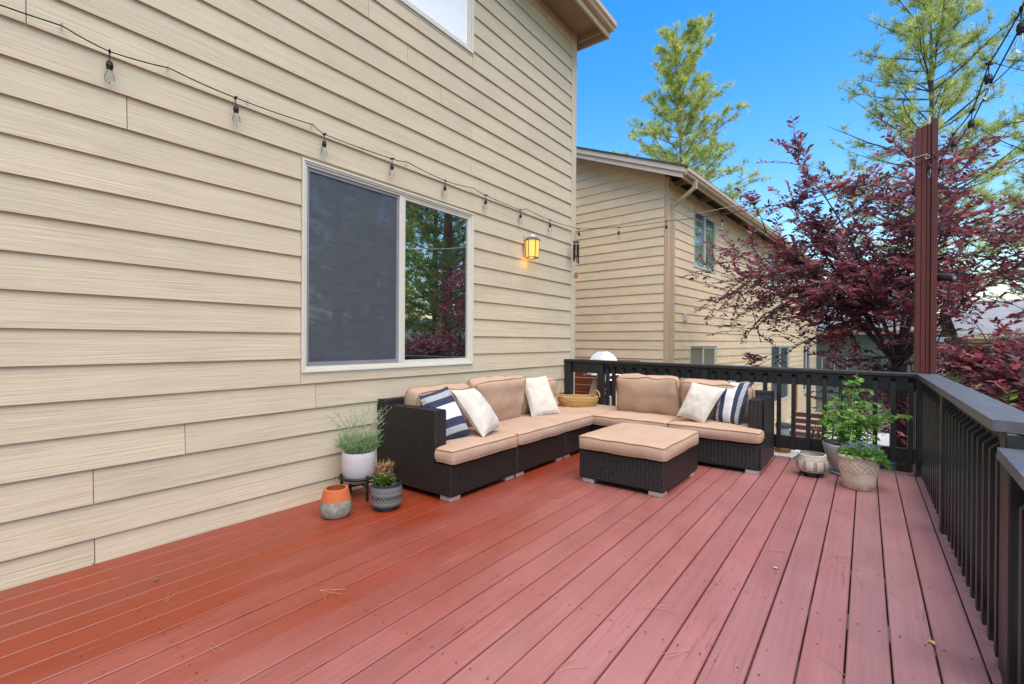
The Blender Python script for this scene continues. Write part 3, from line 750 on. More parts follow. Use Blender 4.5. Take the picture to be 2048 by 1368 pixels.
pts.append((XB, 5.70, 2.772))
string_lights('black cord of bulbs hooked along the cream siding above the window', pts, bul)
B2 = [(-3.22, 5.86, 2.765), (-2.638, 5.9, 2.713), (-2.005, 5.9, 2.703), (-1.35, 5.9, 2.690), (-.602, 5.9, 2.716), (-.03, 5.88, 2.775), (.452, 5.715, 2.872)]
p2 = [(XB, 5.70, 2.772)]
prev = None
for b in B2:
    p2 += [b] if prev is None else sag(prev, b, .004, 5)[1:]
    prev = b
string_lights('black cord of bulbs spanning from the house corner to the red post', p2, B2)
# support wire of that span
sw = thing('support_wire', 'thin steel wire strung just above the bulbs between house corner and post', 'wire', (-3.25, 5.88, 2.79))
MB().tube([Vector(p) - sw.location for p in sag((-3.25, 5.88, 2.79), (.44, 5.74, 2.93), .13, 15)], .0022, 5).build('wire', ALU, sw)
MB().tube([(0, 0, 0), (-.05, 0, 0)], .003, 6).build('hook', BRASS, sw)
def pt(x, y, X_): return tuple(onplane(x, y, (X_, 0, 0), (1, 0, 0)))
xr = .47
B3 = [pt(1881, 322, .53), pt(1907, 268, .50), pt(1944, 222, xr), pt(1978, 128, xr), pt(2042, 20, xr), (.47, .9, 2.46), (.47, .2, 2.55)]
p3 = [(.48, 5.72, 2.9)]
prev = p3[0]
for b in B3:
    p3 += sag(prev, b, .006, 5)[1:]; prev = b
p3.append((.47, -1.5, 2.85))
string_lights('black cord of large looking bulbs running from the red post overhead to the right', p3, B3)
sw2 = thing('support_wire', 'steel guide wire beside the bulbs from the red post toward upper right', 'wire', (.49, 5.735, 2.93))
MB().tube([Vector(p) - sw2.location for p in [(.49, 5.735, 2.93), pt(1905, 300, .5), pt(1946, 240, .48), pt(1990, 150, .48), pt(2046, 45, .48), (.47, .9, 2.5), (.47, -1.5, 2.95)]], .0032, 5).build('wire', RUBBER, sw2)
MB().tube([(0, 0, 0), (-.02, .01, .005)], .003, 6).build('hook', BRASS, sw2)

# ================================================================== wall lantern
LN = thing('wall_lantern', 'lit amber glass porch lantern on the cream siding near the corner', 'lantern', (-3.287, 4.68, 2.185))
LN.scale = (.85, .85, .85)
bronze = simple('weathered_bronze', (.16, .13, .1), .5, .15, 10, metal=.5)
MB().box(0, .02, -.055, .055, .02, .33, .004).build('backplate', TRIM, LN)
hexp = lambda r, z, cx=.11: [(cx + r * math.cos(R(60 * k + 30)), r * math.sin(R(60 * k + 30)), z) for k in range(6)]
def frustum(r0, z0, r1, z1, mb): 
    return mb.add(hexp(r0, z0) + hexp(r1, z1), [tuple(range(6))[::-1], tuple(range(6, 12))] + [(k, (k + 1) % 6, 6 + (k + 1) % 6, 6 + k) for k in range(6)])
frustum(.112, .255, .07, .29, MB()).build('roof', bronze, LN)
m = MB(); frustum(.113, .245, .113, .254, m); m.build('rim', bronze, LN)
MB().sphere((.11, 0, .292), (.055, .055, .045), 14, 8).build('cap', simple('frosted_cap', (.6, .6, .58), .6), LN, smooth=60)
frustum(.085, .0, .092, .012, MB()).build('base', bronze, LN)
AMB = emit('amber_glass', (1, .55, .11), .5)
h0, h1 = hexp(.086, .013), hexp(.1, .244)
for k in range(6):
    a, b, c, d = [Vector(p) for p in (h0[k], h0[(k + 1) % 6], h1[(k + 1) % 6], h1[k])]
    nrm = (b - a).cross(d - a).normalized() * -.003
    MB().add([a, b, c, d, a + nrm, b + nrm, c + nrm, d + nrm], [(0, 1, 2, 3), (7, 6, 5, 4), (0, 4, 5, 1), (1, 5, 6, 2), (2, 6, 7, 3), (3, 7, 4, 0)]).build('glass_panel', AMB, LN)
    MB().bar(a, d, .009, .009).build('cage_bar', bronze, LN)
MB().lathe([(0, .05), (.022, .05), (.026, .10), (.02, .15), (.0, .17)], 12, (.11, 0)).build('lamp', emit('lamp_core', (1, .8, .45), 3), LN, smooth=60)
pl = bpy.data.lights.new('lantern_light', 'POINT'); pl.energy = .35; pl.color = (1, .6, .2); pl.shadow_soft_size = .03
plo = bpy.data.objects.new('lantern_light', pl); col.objects.link(plo); plo.parent = LN; plo.location = (.09, 0, -.045)

# ================================================================== wind chime
WC = thing('wind_chime', 'wind chime with black tubes and brown wooden sail at the house corner', 'wind chime', (-3.17, 5.70, 2.05))
MB().tube([(0, 0, .51), (0, .0, .74)], .0015, 5).build('cord', RUBBER, WC)
MB().lathe([(0, .49), (.045, .49), (.047, .5), (.045, .51), (0, .51)], 20).build('top_disc', simple('stained_wood', (.2, .07, .035), .5), WC, smooth=40)
for k in range(6):
    a = k * math.pi / 3; L = .27 - .018 * k
    MB().tube([(.034 * math.cos(a), .034 * math.sin(a), .47), (.034 * math.cos(a), .034 * math.sin(a), .47 - L)], .0085, 10).build('chime_tube', METAL_BLK, WC, smooth=50)
MB().tube([(0, 0, .49), (0, 0, .09)], .001, 4).build('cord', simple('pale_cord', (.6, .58, .52), .8), WC)
MB().lathe([(0, .30), (.017, .303), (.017, .315), (0, .318)], 14).build('striker', simple('stained_wood_dark', (.16, .06, .03), .5), WC, smooth=40)
MB().prism([(0, .10), (-.018, .075), (-.03, .04), (-.03, .02), (-.015, .003), (0, 0), (.015, .003), (.03, .02), (.03, .04), (.018, .075)], 1, -.003, .003).build('sail', simple('sail_wood', (.3, .09, .035), .45), WC)
WC.rotation_euler = (0, 0, YAW)

# ================================================================== sectional sofa
def axis_pts(h, r, n): 
    inner = list(np.linspace(-h + r, h - r, n)); return [-h, -h + .12 * r, -h + .4 * r] + inner + [h - .4 * r, h - .12 * r, h]
def cushion(w, d, h, r=.035, puff=.012, wr=.004, notch=None, seed=0, nx=12, ny=12, sag=0.0):
    """soft box, local x 0..w, y 0..d, z 0..h ; notch = (side, arm_w, arm_y)"""
    xs = axis_pts(w / 2, r, nx); ys = axis_pts(d / 2, r, ny); zs = axis_pts(h / 2, min(r, h * .4), 3)
    if notch:
        ya = notch[2] - d / 2; ys = sorted(set([y for y in ys if abs(y - ya) > .02] + [ya - .012, ya, ya + .006]))
    key = {}; V = []; F = []
    def vid(i, j, k):
        if (i, j, k) in key: return key[(i, j, k)]
        q = Vector((xs[i], ys[j], zs[k])); rz = min(r, h * .4)
        inn = Vector((max(-w / 2 + r, min(w / 2 - r, q.x)), max(-d / 2 + r, min(d / 2 - r, q.y)), max(-h / 2 + rz, min(h / 2 - rz, q.z))))
        e = q - inn
        if e.length > 1e-9:
            mxx = max(abs(e.x) / r, abs(e.y) / r, abs(e.z) / rz); q = inn + e.normalized() * mxx * r
        px, py = 2 * q.x / w, 2 * q.y / d
        if q.z > 0: q.z += puff * (1 - px * px) * (1 - py * py) - sag * (1 - px * px)
        q.z -= (puff * .3 * (1 - px * px) * (1 - py * py)) if q.z < 0 else 0
        bul = .010 * (1 - (2 * q.z / h) ** 2)
        q.x += math.copysign(bul * (1 - py * py), q.x) * abs(px) ** 6; q.y += math.copysign(bul * (1 - px * px), q.y) * abs(py) ** 6
        nn = Vector((q.x * 7 + seed * 13, q.y * 7, q.z * 9)); q += Vector((noise.noise(nn), noise.noise(nn + Vector((9, 0, 0))), noise.noise(nn + Vector((0, 9, 0))))) * wr * 2
        if notch:
            sd, aw, ay = notch
            if ys[j] > ay - d / 2 - .001:
                t_ = (q.x + w / 2) / w
                q.x = -w / 2 + aw + (w - aw) * t_ if sd == 'L' else -w / 2 + (w - aw) * t_
        key[(i, j, k)] = len(V); V.append((q.x + w / 2, q.y + d / 2, q.z + h / 2)); return key[(i, j, k)]
    I, J, K = len(xs) - 1, len(ys) - 1, len(zs) - 1
    for i in range(I):
        for j in range(J):
            F.append((vid(i, j, K), vid(i + 1, j, K), vid(i + 1, j + 1, K), vid(i, j + 1, K))); F.append((vid(i, j, 0), vid(i, j + 1, 0), vid(i + 1, j + 1, 0), vid(i + 1, j, 0)))
    for i in range(I):
        for k in range(K):
            F.append((vid(i, 0, k), vid(i + 1, 0, k), vid(i + 1, 0, k + 1), vid(i, 0, k + 1))); F.append((vid(i, J, k), vid(i, J, k + 1), vid(i + 1, J, k + 1), vid(i + 1, J, k)))
    for j in range(J):
        for k in range(K):
            F.append((vid(0, j, k), vid(0, j, k + 1), vid(0, j + 1, k + 1), vid(0, j + 1, k))); F.append((vid(I, j, k), vid(I, j + 1, k), vid(I, j + 1, k + 1), vid(I, j, k + 1)))
    mb = MB(); mb.v = V; mb.f = F
    # piping loops follow the rounded rim vertices
    loops = []
    for kk in (K - 2, 2):
        lp = [vid(i, 0, kk) for i in range(I)] + [vid(I, j, kk) for j in range(J)] + [vid(i, J, kk) for i in range(I, 0, -1)] + [vid(0, j, kk) for j in range(J, 0, -1)]
        cxy = Vector((w / 2, d / 2, 0)); pl_ = []
        for a in lp:
            p = Vector(V[a]); o = Vector((p.x - cxy.x, p.y - cxy.y, 0)).normalized(); pl_.append(p + o * .001 + Vector((0, 0, .004 if kk == K - 2 else -.004)))
        loops.append(pl_)
    return mb, loops
SEAT_Z, BASE_Z = .275, .27
def add_cushion(parent, name, w, d, h, mat_, **k):
    mb, lps = cushion(w, d, h, **k); o = mb.build(name, TAN, parent, smooth=70)
    p = MB()
    for lp in lps: p.loop(lp, .0042, 6)
    p.build('piping', PIPE, o, smooth=70); o.matrix_local = mat_; return o
def foot_pts(w, d): return ((.02, .02), (w - .13, .02), (.02, d - .13), (w - .13, d - .13))
def sofa(name, label, cat, loc, rz, w, d, arm=None, back=True, notch_w=.135, seed=0):
    root = thing(name, label, cat, loc, rz, None)
    MB().box(.002, w - .002, 0, d, .045, BASE_Z, .008).build('base', WICKER, root)
    MB().box(.01, w - .01, .008, d - .008, .038, .0445).build('bottom_frame', METAL_BLK, root)
    for (x, y) in foot_pts(w, d): MB().box(x, x + .11, y, y + .11, 0, .0375, .003).build('foot', ALU, root)
    if back:
        MB().box(.004, w - .004, d - .095, d, BASE_Z + .001, .705, .012).build('back', WICKER, root)
    nt_ = None; fy = .17
    if arm == 'L':
        MB().box(.004, notch_w, fy, d - .097 if back else d, BASE_Z + .001, .665, .012).build('arm', WICKER, root); nt_ = ('L', notch_w + .004, fy)
    if arm == 'R':
        MB().box(w - notch_w, w - .004, fy, d - .097 if back else d, BASE_Z + .001, .665, .012).build('arm', WICKER, root); nt_ = ('R', notch_w + .004, fy)
    if arm:
        L_ = [(.0, .046), (d + .003, .046), (d + .003, .708), (d - .097, .708), (d - .097, .668), (fy - .003, .668), (fy - .003, BASE_Z), (.0, BASE_Z)]
        MB().prism(L_, 0, -.004 if arm == 'L' else w - .0015, .0015 if arm == 'L' else w + .004).build('side_panel', WICKER, root)
    cdp = d - (.10 if back else .0) + .02
    add_cushion(root, 'seat_cushion', w - .006, cdp, .118, Matrix.Translation((.003, -.02, SEAT_Z)), notch=nt_ and (nt_[0], nt_[1], fy + .02), seed=seed, puff=.012, wr=.0035)
    return root
def rot3(rx, ry, rz): return Matrix.Rotation(rz, 4, 'Z') @ Matrix.Rotation(ry, 4, 'Y') @ Matrix.Rotation(rx, 4, 'X')
def back_cushion(root, x, y, w, h, lean, seed, roll=0.0, z=SEAT_Z + .118, th=.16):
    # cushion lies in local x/y with thickness z; stand it up: y->z
    M_ = Matrix.Translation((x, y, z)) @ Matrix.Rotation(roll, 4, 'Y') @ Matrix.Rotation(R(90) - lean, 4, 'X')
    return add_cushion(root, 'back_cushion', w, h, th, M_, r=.05, puff=.045, wr=.011, seed=seed, sag=0)
S1 = sofa('sofa_section', 'wicker sofa end section with armrest nearest the camera along the siding', 'sofa', (-2.44, 2.53, 0), R(90), .83, .85, 'L', seed=1)
back_cushion(S1, .13, .735, .69, .43, R(-14), 11, R(-1), z=.385)
S2 = sofa('sofa_section', 'armless middle wicker sofa section with a plump back cushion under the window', 'sofa', (-2.44, 3.36, 0), R(90), .83, .85, None, seed=2)
back_cushion(S2, -.04, .66, .80, .46, R(-13), 12, R(-1))
S3 = sofa('sofa_section', 'armless wicker sofa section between the middle section and the corner seat', 'sofa', (-2.44, 4.19, 0), R(90), .69, .85, None, seed=3)
back_cushion(S3, .02, .73, .66, .40, R(-12), 13, R(1))
S4 = sofa('sofa_section', 'flat wicker corner seat under the round straw basket', 'sofa', (-2.44, 4.88, 0), R(90), .69, .85, None, back=False, seed=4)
S5 = sofa('sofa_section', 'armless wicker sofa section in front of the far railing', 'sofa', (-2.438, 4.76, 0), 0, .838, .75, None, seed=5)
back_cushion(S5, .115, .605, .71, .445, R(-12), 15)
S6 = sofa('sofa_section', 'wicker sofa end section with right armrest before the far railing', 'sofa', (-1.598, 4.76, 0), 0, .845, .75, 'R', seed=6)
back_cushion(S6, .0, .615, .70, .43, R(-14), 16, R(1))
OT = thing('ottoman', 'square wicker ottoman with tan cushion standing free on the deck', 'ottoman', (-1.965, 3.61, 0), R(-1))
ow, od = .735, .86
MB().box(0, ow, 0, od, .045, .275, .008).build('base', WICKER, OT)
MB().box(.01, ow - .01, .01, od - .01, .038, .0445).build('bottom_frame', METAL_BLK, OT)
for (x, y) in foot_pts(ow, od): MB().box(x, x + .11, y, y + .11, 0, .0375, .003).build('foot', ALU, OT)
add_cushion(OT, 'cushion', ow + .02, od + .02, .12, Matrix.Translation((-.01, -.01, .279)), seed=8, puff=.016, wr=.003)

# ================================================================== throw pillows
def pillow(label, corners, pc, nrm, th, mat, vertical=False, bow=.05, seed=0, grow=1.0):
    nrm = Vector(nrm).normalized(); c4 = [onplane(x, y, pc, nrm) for x, y in corners]     # TL TR BR BL
    ctr = sum(c4, Vector()) / 4; c4 = [ctr + (p - ctr) * grow for p in c4]; n = 18; V = []; UV = []; F = []
    base = Vector((ctr.x, ctr.y, min(p.z for p in c4)))
    for side in (1, -1):
        for i in range(n + 1):
            for j in range(n + 1):
                u, v = -1 + 2 * i / n, -1 + 2 * j / n
                # edges pull in between the corners
                uu = u * (1 - bow * (1 - v * v)); vv = v * (1 - bow * (1 - u * u))
                a, b = (uu + 1) / 2, (vv + 1) / 2
                p = (c4[3] * (1 - a) + c4[2] * a) * (1 - b) + (c4[0] * (1 - a) + c4[1] * a) * b
                h = ((1 - u * u) * (1 - v * v)) ** .42
                q = Vector((u * 2.6 + seed * 5, v * 2.6, side)); wr = noise.noise(q) * .5 + noise.noise(q * 2.3) * .35
                edge = (abs(u) ** 6 + abs(v) ** 6) * .5
                p = p + nrm * (side * th / 2 * h * (1 + .22 * wr) + .012 * wr * (.3 + edge))
                V.append(p - base); UV.append(((v + 1) / 2, (u + 1) / 2) if vertical else ((u + 1) / 2, (v + 1) / 2))
    m_ = (n + 1) ** 2
    for i in range(n):
        for j in range(n):
            a, b, c, d = i * (n + 1) + j, (i + 1) * (n + 1) + j, (i + 1) * (n + 1) + j + 1, i * (n + 1) + j + 1
            F.append((a, b, c, d)); F.append((a + m_, d + m_, c + m_, b + m_))
    mb = MB(); mb.v = [tuple(v) for v in V]; mb.f = F; mb.uv = UV
    o = mb.build('throw_pillow', mat, None, smooth=80); o.location = base
    return tag(o, label, 'pillow', 'throw pillows on the sofa')
pillow('navy and white striped pillow leaning against the near wicker armrest', [(838, 792), (895, 772), (944, 868), (876, 892)], (-2.78, 2.84, .62), (.82, -.30, .42), .15, STRIPE, seed=1)
pillow('cream linen pillow leaning on the striped pillow near the window', [(906, 782), (948, 778), (999, 852), (966, 872)], (-2.66, 2.98, .60), (.80, .12, .55), .17, LINEN, seed=2, grow=1.06)
pillow('cream linen pillow propped near the straw basket in the corner', [(1041, 756), (1092, 751), (1121, 826), (1064, 837)], (-2.86, 4.36, .60), (.78, -.45, .36), .14, LINEN, seed=3)
pillow('navy and cream striped pillow against the far right wicker armrest', [(1438, 761), (1507, 765), (1480, 853), (1427, 841)], (-1.05, 5.12, .60), (-.12, -.9, .40), .16, STRIPE, vertical=True, seed=5)
pillow('cream linen pillow leaning in front of the far right striped pillow', [(1384, 764), (1452, 777), (1407, 849), (1353, 831)], (-1.33, 5.00, .60), (.05, -.88, .46), .16, LINEN, seed=4)

# ================================================================== basket on the corner seat
STRAW = NT('golden_straw'); v = STRAW.coords((1, 1, 1)); wv = STRAW.n('TexWave'); STRAW.l(v, wv.inputs[0]); wv.inputs['Scale'].default_value = 42; wv.inputs['Distortion'].default_value = 6; wv.bands_direction = 'DIAGONAL'
STRAW = STRAW.set(STRAW.ramp(wv.outputs['Color'], [(.1, srgb(150, 92, 38, .8)), (.5, srgb(228, 170, 92, .9)), (1, srgb(244, 206, 140, .95))]), .7, STRAW.bump(wv.outputs['Color'], .7, .006), .3)
BK = thing('basket', 'oval golden straw basket with two loop handles on the corner seat', 'basket', (-2.86, 5.21, .405), YAW)
bx, by = .245, .15
for k in range(7):
    z = .010 + k * .0165; f = .88 + .12 * min(1, k / 3.5)
    MB().loop([(bx * f * math.cos(a), by * f * math.sin(a), z + .002 * math.sin(9 * a + k)) for a in np.linspace(0, 2 * math.pi, 48, endpoint=False)], .0105, 7).build('coil', STRAW, BK, smooth=70)
MB().lathe([(0, .002), (.5, .002), (.88, .004), (.88, .012), (0, .012)], 40, (0, 0), bx, by).build('bottom', STRAW, BK, smooth=50)
for s in (-1, 1):
    pts = [(s * (bx * .93) + s * .034 * math.cos(a), -.05 * math.cos(a), .112 + .075 * math.sin(a)) for a in np.linspace(0, math.pi, 11)]
    MB().tube(pts, .0085, 8).build('handle', STRAW, BK, smooth=70)

# ================================================================== pots
def ring_prof(outer, t=.012, depth=.03):
    """closed thick shell from outer profile (bottom->top)"""
    inner = [(max(r - t, .001), z) for r, z in reversed(outer) if z > outer[0][1] + t]
    return outer + inner
TERRA = simple('terracotta', srgb(206, 108, 62, .8), .75, .1, 8, .1, 80)
def two_tone():
    t = NT('terracotta_with_grey_glaze'); tc = t.n('TexCoord'); sp = t.n('SeparateXYZ'); t.l(tc.outputs['Object'], sp.inputs[0]); v = t.coords(rnd=False)
    top = t.math('GREATER_THAN', t.math('ADD', sp.outputs[2], t.math('MULTIPLY', t.noise(v, 14), .006)), .117)
    grey = t.ramp(t.noise(v, 22, 6, .7), [(.3, srgb(110, 106, 92, .8)), (.5, srgb(150, 144, 126, .8)), (.72, srgb(186, 180, 160, .8))])
    return t.set(t.mix(top, grey, srgb(206, 108, 62, .8)), .7, t.bump(t.noise(v, 60), .2, .003), .3)
tp = thing('flower_pot', 'empty terracotta pot with grey dipped lower half on the deck', 'pot', (-2.895, 1.885, 0))
MB().lathe(ring_prof([(.0, 0), (.078, .0), (.092, .012), (.103, .045), (.104, .075), (.096, .12), (.085, .165), (.080, .182), (.0785, .188), (.074, .19)], .011), 44).build('pot', two_tone(), tp, smooth=50)
def black_pattern():
    t = NT('black_pot_white_geometric_lines'); tc = t.n('TexCoord'); sp = t.n('SeparateXYZ'); t.l(tc.outputs['Object'], sp.inputs[0])
    ang = t.math('ARCTAN2', sp.outputs[1], sp.outputs[0]); z = sp.outputs[2]
    wht = srgb(196, 194, 188, .8); blk = (.018, .018, .019)
    def band(z0, z1): return t.math('MULTIPLY', t.math('GREATER_THAN', z, z0), t.math('LESS_THAN', z, z1))
    sn = lambda x, k: t.math('SINE', t.math('MULTIPLY', x, k))
    ticks = t.math('GREATER_THAN', sn(ang, 84), .1)
    rows = t.math('GREATER_THAN', sn(z, 900), 0.0)
    diag = t.math('GREATER_THAN', t.math('SINE', t.math('ADD', t.math('MULTIPLY', ang, 46), t.math('MULTIPLY', z, 420))), .1)
    diag2 = t.math('GREATER_THAN', t.math('SINE', t.math('SUBTRACT', t.math('MULTIPLY', ang, 28), t.math('MULTIPLY', z, 330))), .2)
    acc = None
    for msk, b in ((ticks, (.146, .165)), (diag, (.112, .134)), (t.math('MULTIPLY', rows, ticks), (.098, .112)), (diag2, (.062, .086)), (rows, (.045, .06)), (t.math('MULTIPLY', ticks, rows), (.030, .045))):
        q = t.math('MULTIPLY', msk, band(*b)); acc = q if acc is None else t.math('MAXIMUM', acc, q)
    for z0 in (.168, .142, .137, .09, .0605, .0275):
        acc = t.math('MAXIMUM', acc, band(z0, z0 + .0018))
    return t.set(t.mix(t.math('MULTIPLY', acc, .75), blk, wht), .45, t.bump(acc, .3, .002), .4)
BP = thing('potted_plant', 'yellow flowered succulent in a black pot with white geometric lines', 'plant', (-2.735, 2.185, 0))
MB().lathe(ring_prof([(.0, .022), (.088, .022), (.1, .03), (.106, .045), (.107, .12), (.106, .175), (.105, .185), (.1, .187)], .008), 48).build('pot', black_pattern(), BP, smooth=50)
MB().lathe([(.0, .0), (.07, .0), (.078, .006), (.072, .021), (0, .021)], 32).build('foot', METAL_BLK, BP, smooth=50)
MB().lathe([(0, .165), (.05, .168), (.097, .16)], 24).build('soil', SOIL, BP)
def tuft(root, name, n, base_r, h, spread, L, W, cols, origin, seedoff=(0, 0), up=.6, mat=LEAF, lean=(0, 0)):
    a = rng.uniform(0, 2 * math.pi, n); rr = base_r * np.sqrt(rng.uniform(0, 1, n)); hh = h * rng.uniform(.0, 1, n) ** .8
    pos = np.stack([seedoff[0] + rr * np.cos(a) + lean[0] * hh, seedoff[1] + rr * np.sin(a) + lean[1] * hh, origin + hh], 1)
    d = np.stack([np.cos(a) * spread, np.sin(a) * spread, np.full(n, up)], 1) + rng.normal(0, .45, (n, 3))
    Ls = L * rng.uniform(.6, 1.25, n); Ws = W * rng.uniform(.7, 1.3, n)
    p, M_ = mats_from(pos, d, unit(n) * .6 + np.array([0, 0, .8]), Ls, Ws)
    return tag(scatter(name, LEAF_V, LEAF_F, p, M_, tints(n, cols), mat, root), kind='stuff')
tuft(BP, 'succulent_leaves', 330, .06, .06, 1, .035, .022, [(.09, .19, .03), (.16, .24, .04), (.12, .16, .03)], .165, (-.02, -.01))
tuft(BP, 'dried_sprigs', 320, .065, .13, .8, .026, .008, [(.32, .2, .1), (.42, .28, .12), (.25, .12, .07)], .195, (-.02, -.01))
m = MB()
for k in range(26):
    a = random.uniform(0, 6.28); r_ = .05 * random.random() ** .5; h = random.uniform(.24, .33)
    m.tube([(-.02 + r_ * .5 * math.cos(a), -.01 + r_ * .5 * math.sin(a), .17), (-.02 + r_ * 1.1 * math.cos(a), -.01 + r_ * 1.1 * math.sin(a), h)], .0012, 4)
m.build('stems', simple('dry_stem', (.28, .17, .08), .8), BP)
YEL = simple('yellow_petal', (.75, .52, .03), .6)
for k in range(7):
    a = k * 2.4; r_ = .045 * (k / 7) ** .5; c = Vector((-.02 + r_ * math.cos(a), -.01 + r_ * math.sin(a), .225 + .012 * (k % 4) + .05 * (k % 3 == 0)))
    m = MB()
    for q in range(9):
        b = q * 2 * math.pi / 9; d = Vector((math.cos(b), math.sin(b), .35)); s_ = Vector((-math.sin(b), math.cos(b), 0)) * .0045
        m.add([c, c + d * .009 + s_, c + d * .017, c + d * .009 - s_], [(0, 1, 2, 3)])
    m.build('flower', YEL, BP)
# stand + white pot with silvery herb
PS = thing('plant_stand', 'black metal plant stand under the white pot beside the sofa arm', 'plant stand', (-3.1, 2.21, 0))
sr = .135
MB().loop([(sr * math.cos(a), sr * math.sin(a), .165) for a in np.linspace(0, 2 * math.pi, 36, endpoint=False)], .011, 8).build('ring', METAL_BLK, PS, smooth=60)
for k in range(4):
    a = R(45 + 90 * k) + YAW
    MB().box(-.009, .009, -.009, .009, 0, .19, .003).build('leg', METAL_BLK, PS).location = (sr * math.cos(a), sr * math.sin(a), 0)
for k in range(2):
    a = R(45 + 90 * k) + YAW; d = Vector((math.cos(a), math.sin(a), 0)) * (sr - .012)
    MB().bar(-d + Vector((0, 0, .095 + .013 * k)), d + Vector((0, 0, .095 + .013 * k)), .014, .012).build('cross_bar', METAL_BLK, PS)
WP = thing('potted_plant', 'wispy grey green herb in a white pot on the black stand', 'plant', (-3.1, 2.21, .116))
WHITEPOT = simple('matte_white_ceramic', srgb(208, 196, 192, .8), .55, .05, 4, .05, 30)
MB().lathe(ring_prof([(.0, .0), (.07, .0), (.095, .02), (.117, .07), (.126, .13), (.124, .19), (.120, .232), (.116, .236)], .009), 48).build('pot', WHITEPOT, WP, smooth=50)
MB().lathe([(0, .215), (.06, .22), (.112, .21)], 24).build('soil', SOIL, WP)
n = 900; a = rng.uniform(0, 2 * math.pi, n); rr = .10 * np.sqrt(rng.uniform(0, 1, n)); hh = rng.uniform(0, 1, n)
pos = np.stack([rr * np.cos(a) * (1 + hh * .7), rr * np.sin(a) * (1 + hh * .7), .22 + .11 * hh], 1); d = np.stack([np.cos(a), np.sin(a), np.full(n, .9)], 1) + rng.normal(0, .5, (n, 3))
p_, M_ = mats_from(pos, d, unit(n), .045 * rng.uniform(.6, 1.4, n), .008 * rng.uniform(.7, 1.3, n))
tag(scatter('foliage', LEAF_V, LEAF_F, p_, M_, tints(n, [(.17, .3, .09), (.25, .36, .16), (.33, .42, .25), (.12, .24, .07)]), LEAF, WP), kind='stuff')
m = MB(); tipsp = []; tipsd = []
for k in range(60):
    a = random.uniform(0, 6.28); L = random.uniform(.18, .42); sp_ = random.uniform(.25, .8)
    dx, dy = math.cos(a) * sp_, math.sin(a) * sp_
    if dx < -.2: dx *= .25
    p0 = Vector((.06 * math.cos(a), .06 * math.sin(a), .22)); p1 = p0 + Vector((dx * .5, dy * .5, 1)).normalized() * L * .6; p2_ = p1 + Vector((dx, dy, .55)).normalized() * L * .45
    m.tube([p0, p1, p2_], .0011, 4)
    for q in range(9):
        tt = random.uniform(.25, 1); c = p1.lerp(p2_, tt) if q < 7 else p0.lerp(p1, tt)
        tipsp.append(c); tipsd.append(Vector((random.gauss(0, 1), random.gauss(0, 1), random.gauss(.6, .6))))
m.build('stems', simple('silver_stem', (.3, .36, .2), .7), WP)
pos = np.array([tuple(p) for p in tipsp]); d = np.array([tuple(p) for p in tipsd]); n = len(pos)
p_, M_ = mats_from(pos, d, unit(n), .026 * rng.uniform(.5, 1.3, n), .007 * rng.uniform(.7, 1.3, n))
tag(scatter('sprigs', LEAF_V, LEAF_F, p_, M_, tints(n, [(.34, .4, .24), (.25, .33, .16), (.42, .45, .32)]), LEAF, WP), kind='stuff')

def panel_pot():
    t = NT('cream_pot_brown_panels'); tc = t.n('TexCoord'); sp = t.n('SeparateXYZ'); t.l(tc.outputs['Object'], sp.inputs[0]); z = sp.outputs[2]; v = t.coords(rnd=False)
    ang = t.math('ARCTAN2', sp.outputs[1], sp.outputs[0]); fr = t.math('FRACT', t.math('MULTIPLY', ang, 9 / (2 * math.pi)))
    stripes = t.math('MULTIPLY', t.math('LESS_THAN', fr, .34), t.math('GREATER_THAN', t.math('SINE', t.math('MULTIPLY', fr, 2 * math.pi * 8.8)), -.2))
    inb = t.math('MULTIPLY', t.math('GREATER_THAN', z, .065), t.math('LESS_THAN', z, .142))
    ln = t.math('MULTIPLY', stripes, inb)
    for z0 in (.148, .155, .060, .054): ln = t.math('MAXIMUM', ln, t.math('MULTIPLY', t.math('GREATER_THAN', z, z0), t.math('LESS_THAN', z, z0 + .0025)))
    cream = t.ramp(t.noise(v, 12, 5), [(.3, srgb(205, 190, 165, .85)), (.7, srgb(232, 220, 198, .88))])
    base = t.mix(t.math('MULTIPLY', ln, .95), cream, srgb(62, 52, 44, .7))
    base = t.mix(t.math('LESS_THAN', z, .044), base, (.02, .019, .019))
    return t.set(base, .6, t.bump(ln, -.3, .002), .3)
SP = thing('flower_pot', 'squat cream pot with dark vertical lines and black foot', 'pot', (-.385, 5.07, 0), 0)
MB().lathe(ring_prof([(.0, .022), (.07, .024), (.098, .038), (.118, .06), (.126, .095), (.121, .135), (.112, .158), (.108, .175), (.111, .19), (.108, .197), (.103, .197)], .011), 48).build('pot', panel_pot(), SP, smooth=50)
MB().lathe([(0, .02), (.094, .022), (.09, .04), (0, .04)], 24).build('saucer', METAL_BLK, SP)
MB().lathe([(0, .15), (.1, .15)], 24).build('soil', SOIL, SP)
for k in range(4):
    a = R(45 + 90 * k); MB().tube([(.06 * math.cos(a), .06 * math.sin(a), 0), (.065 * math.cos(a), .065 * math.sin(a), .028)], [.012, .016], 8).build('foot', METAL_BLK, SP)
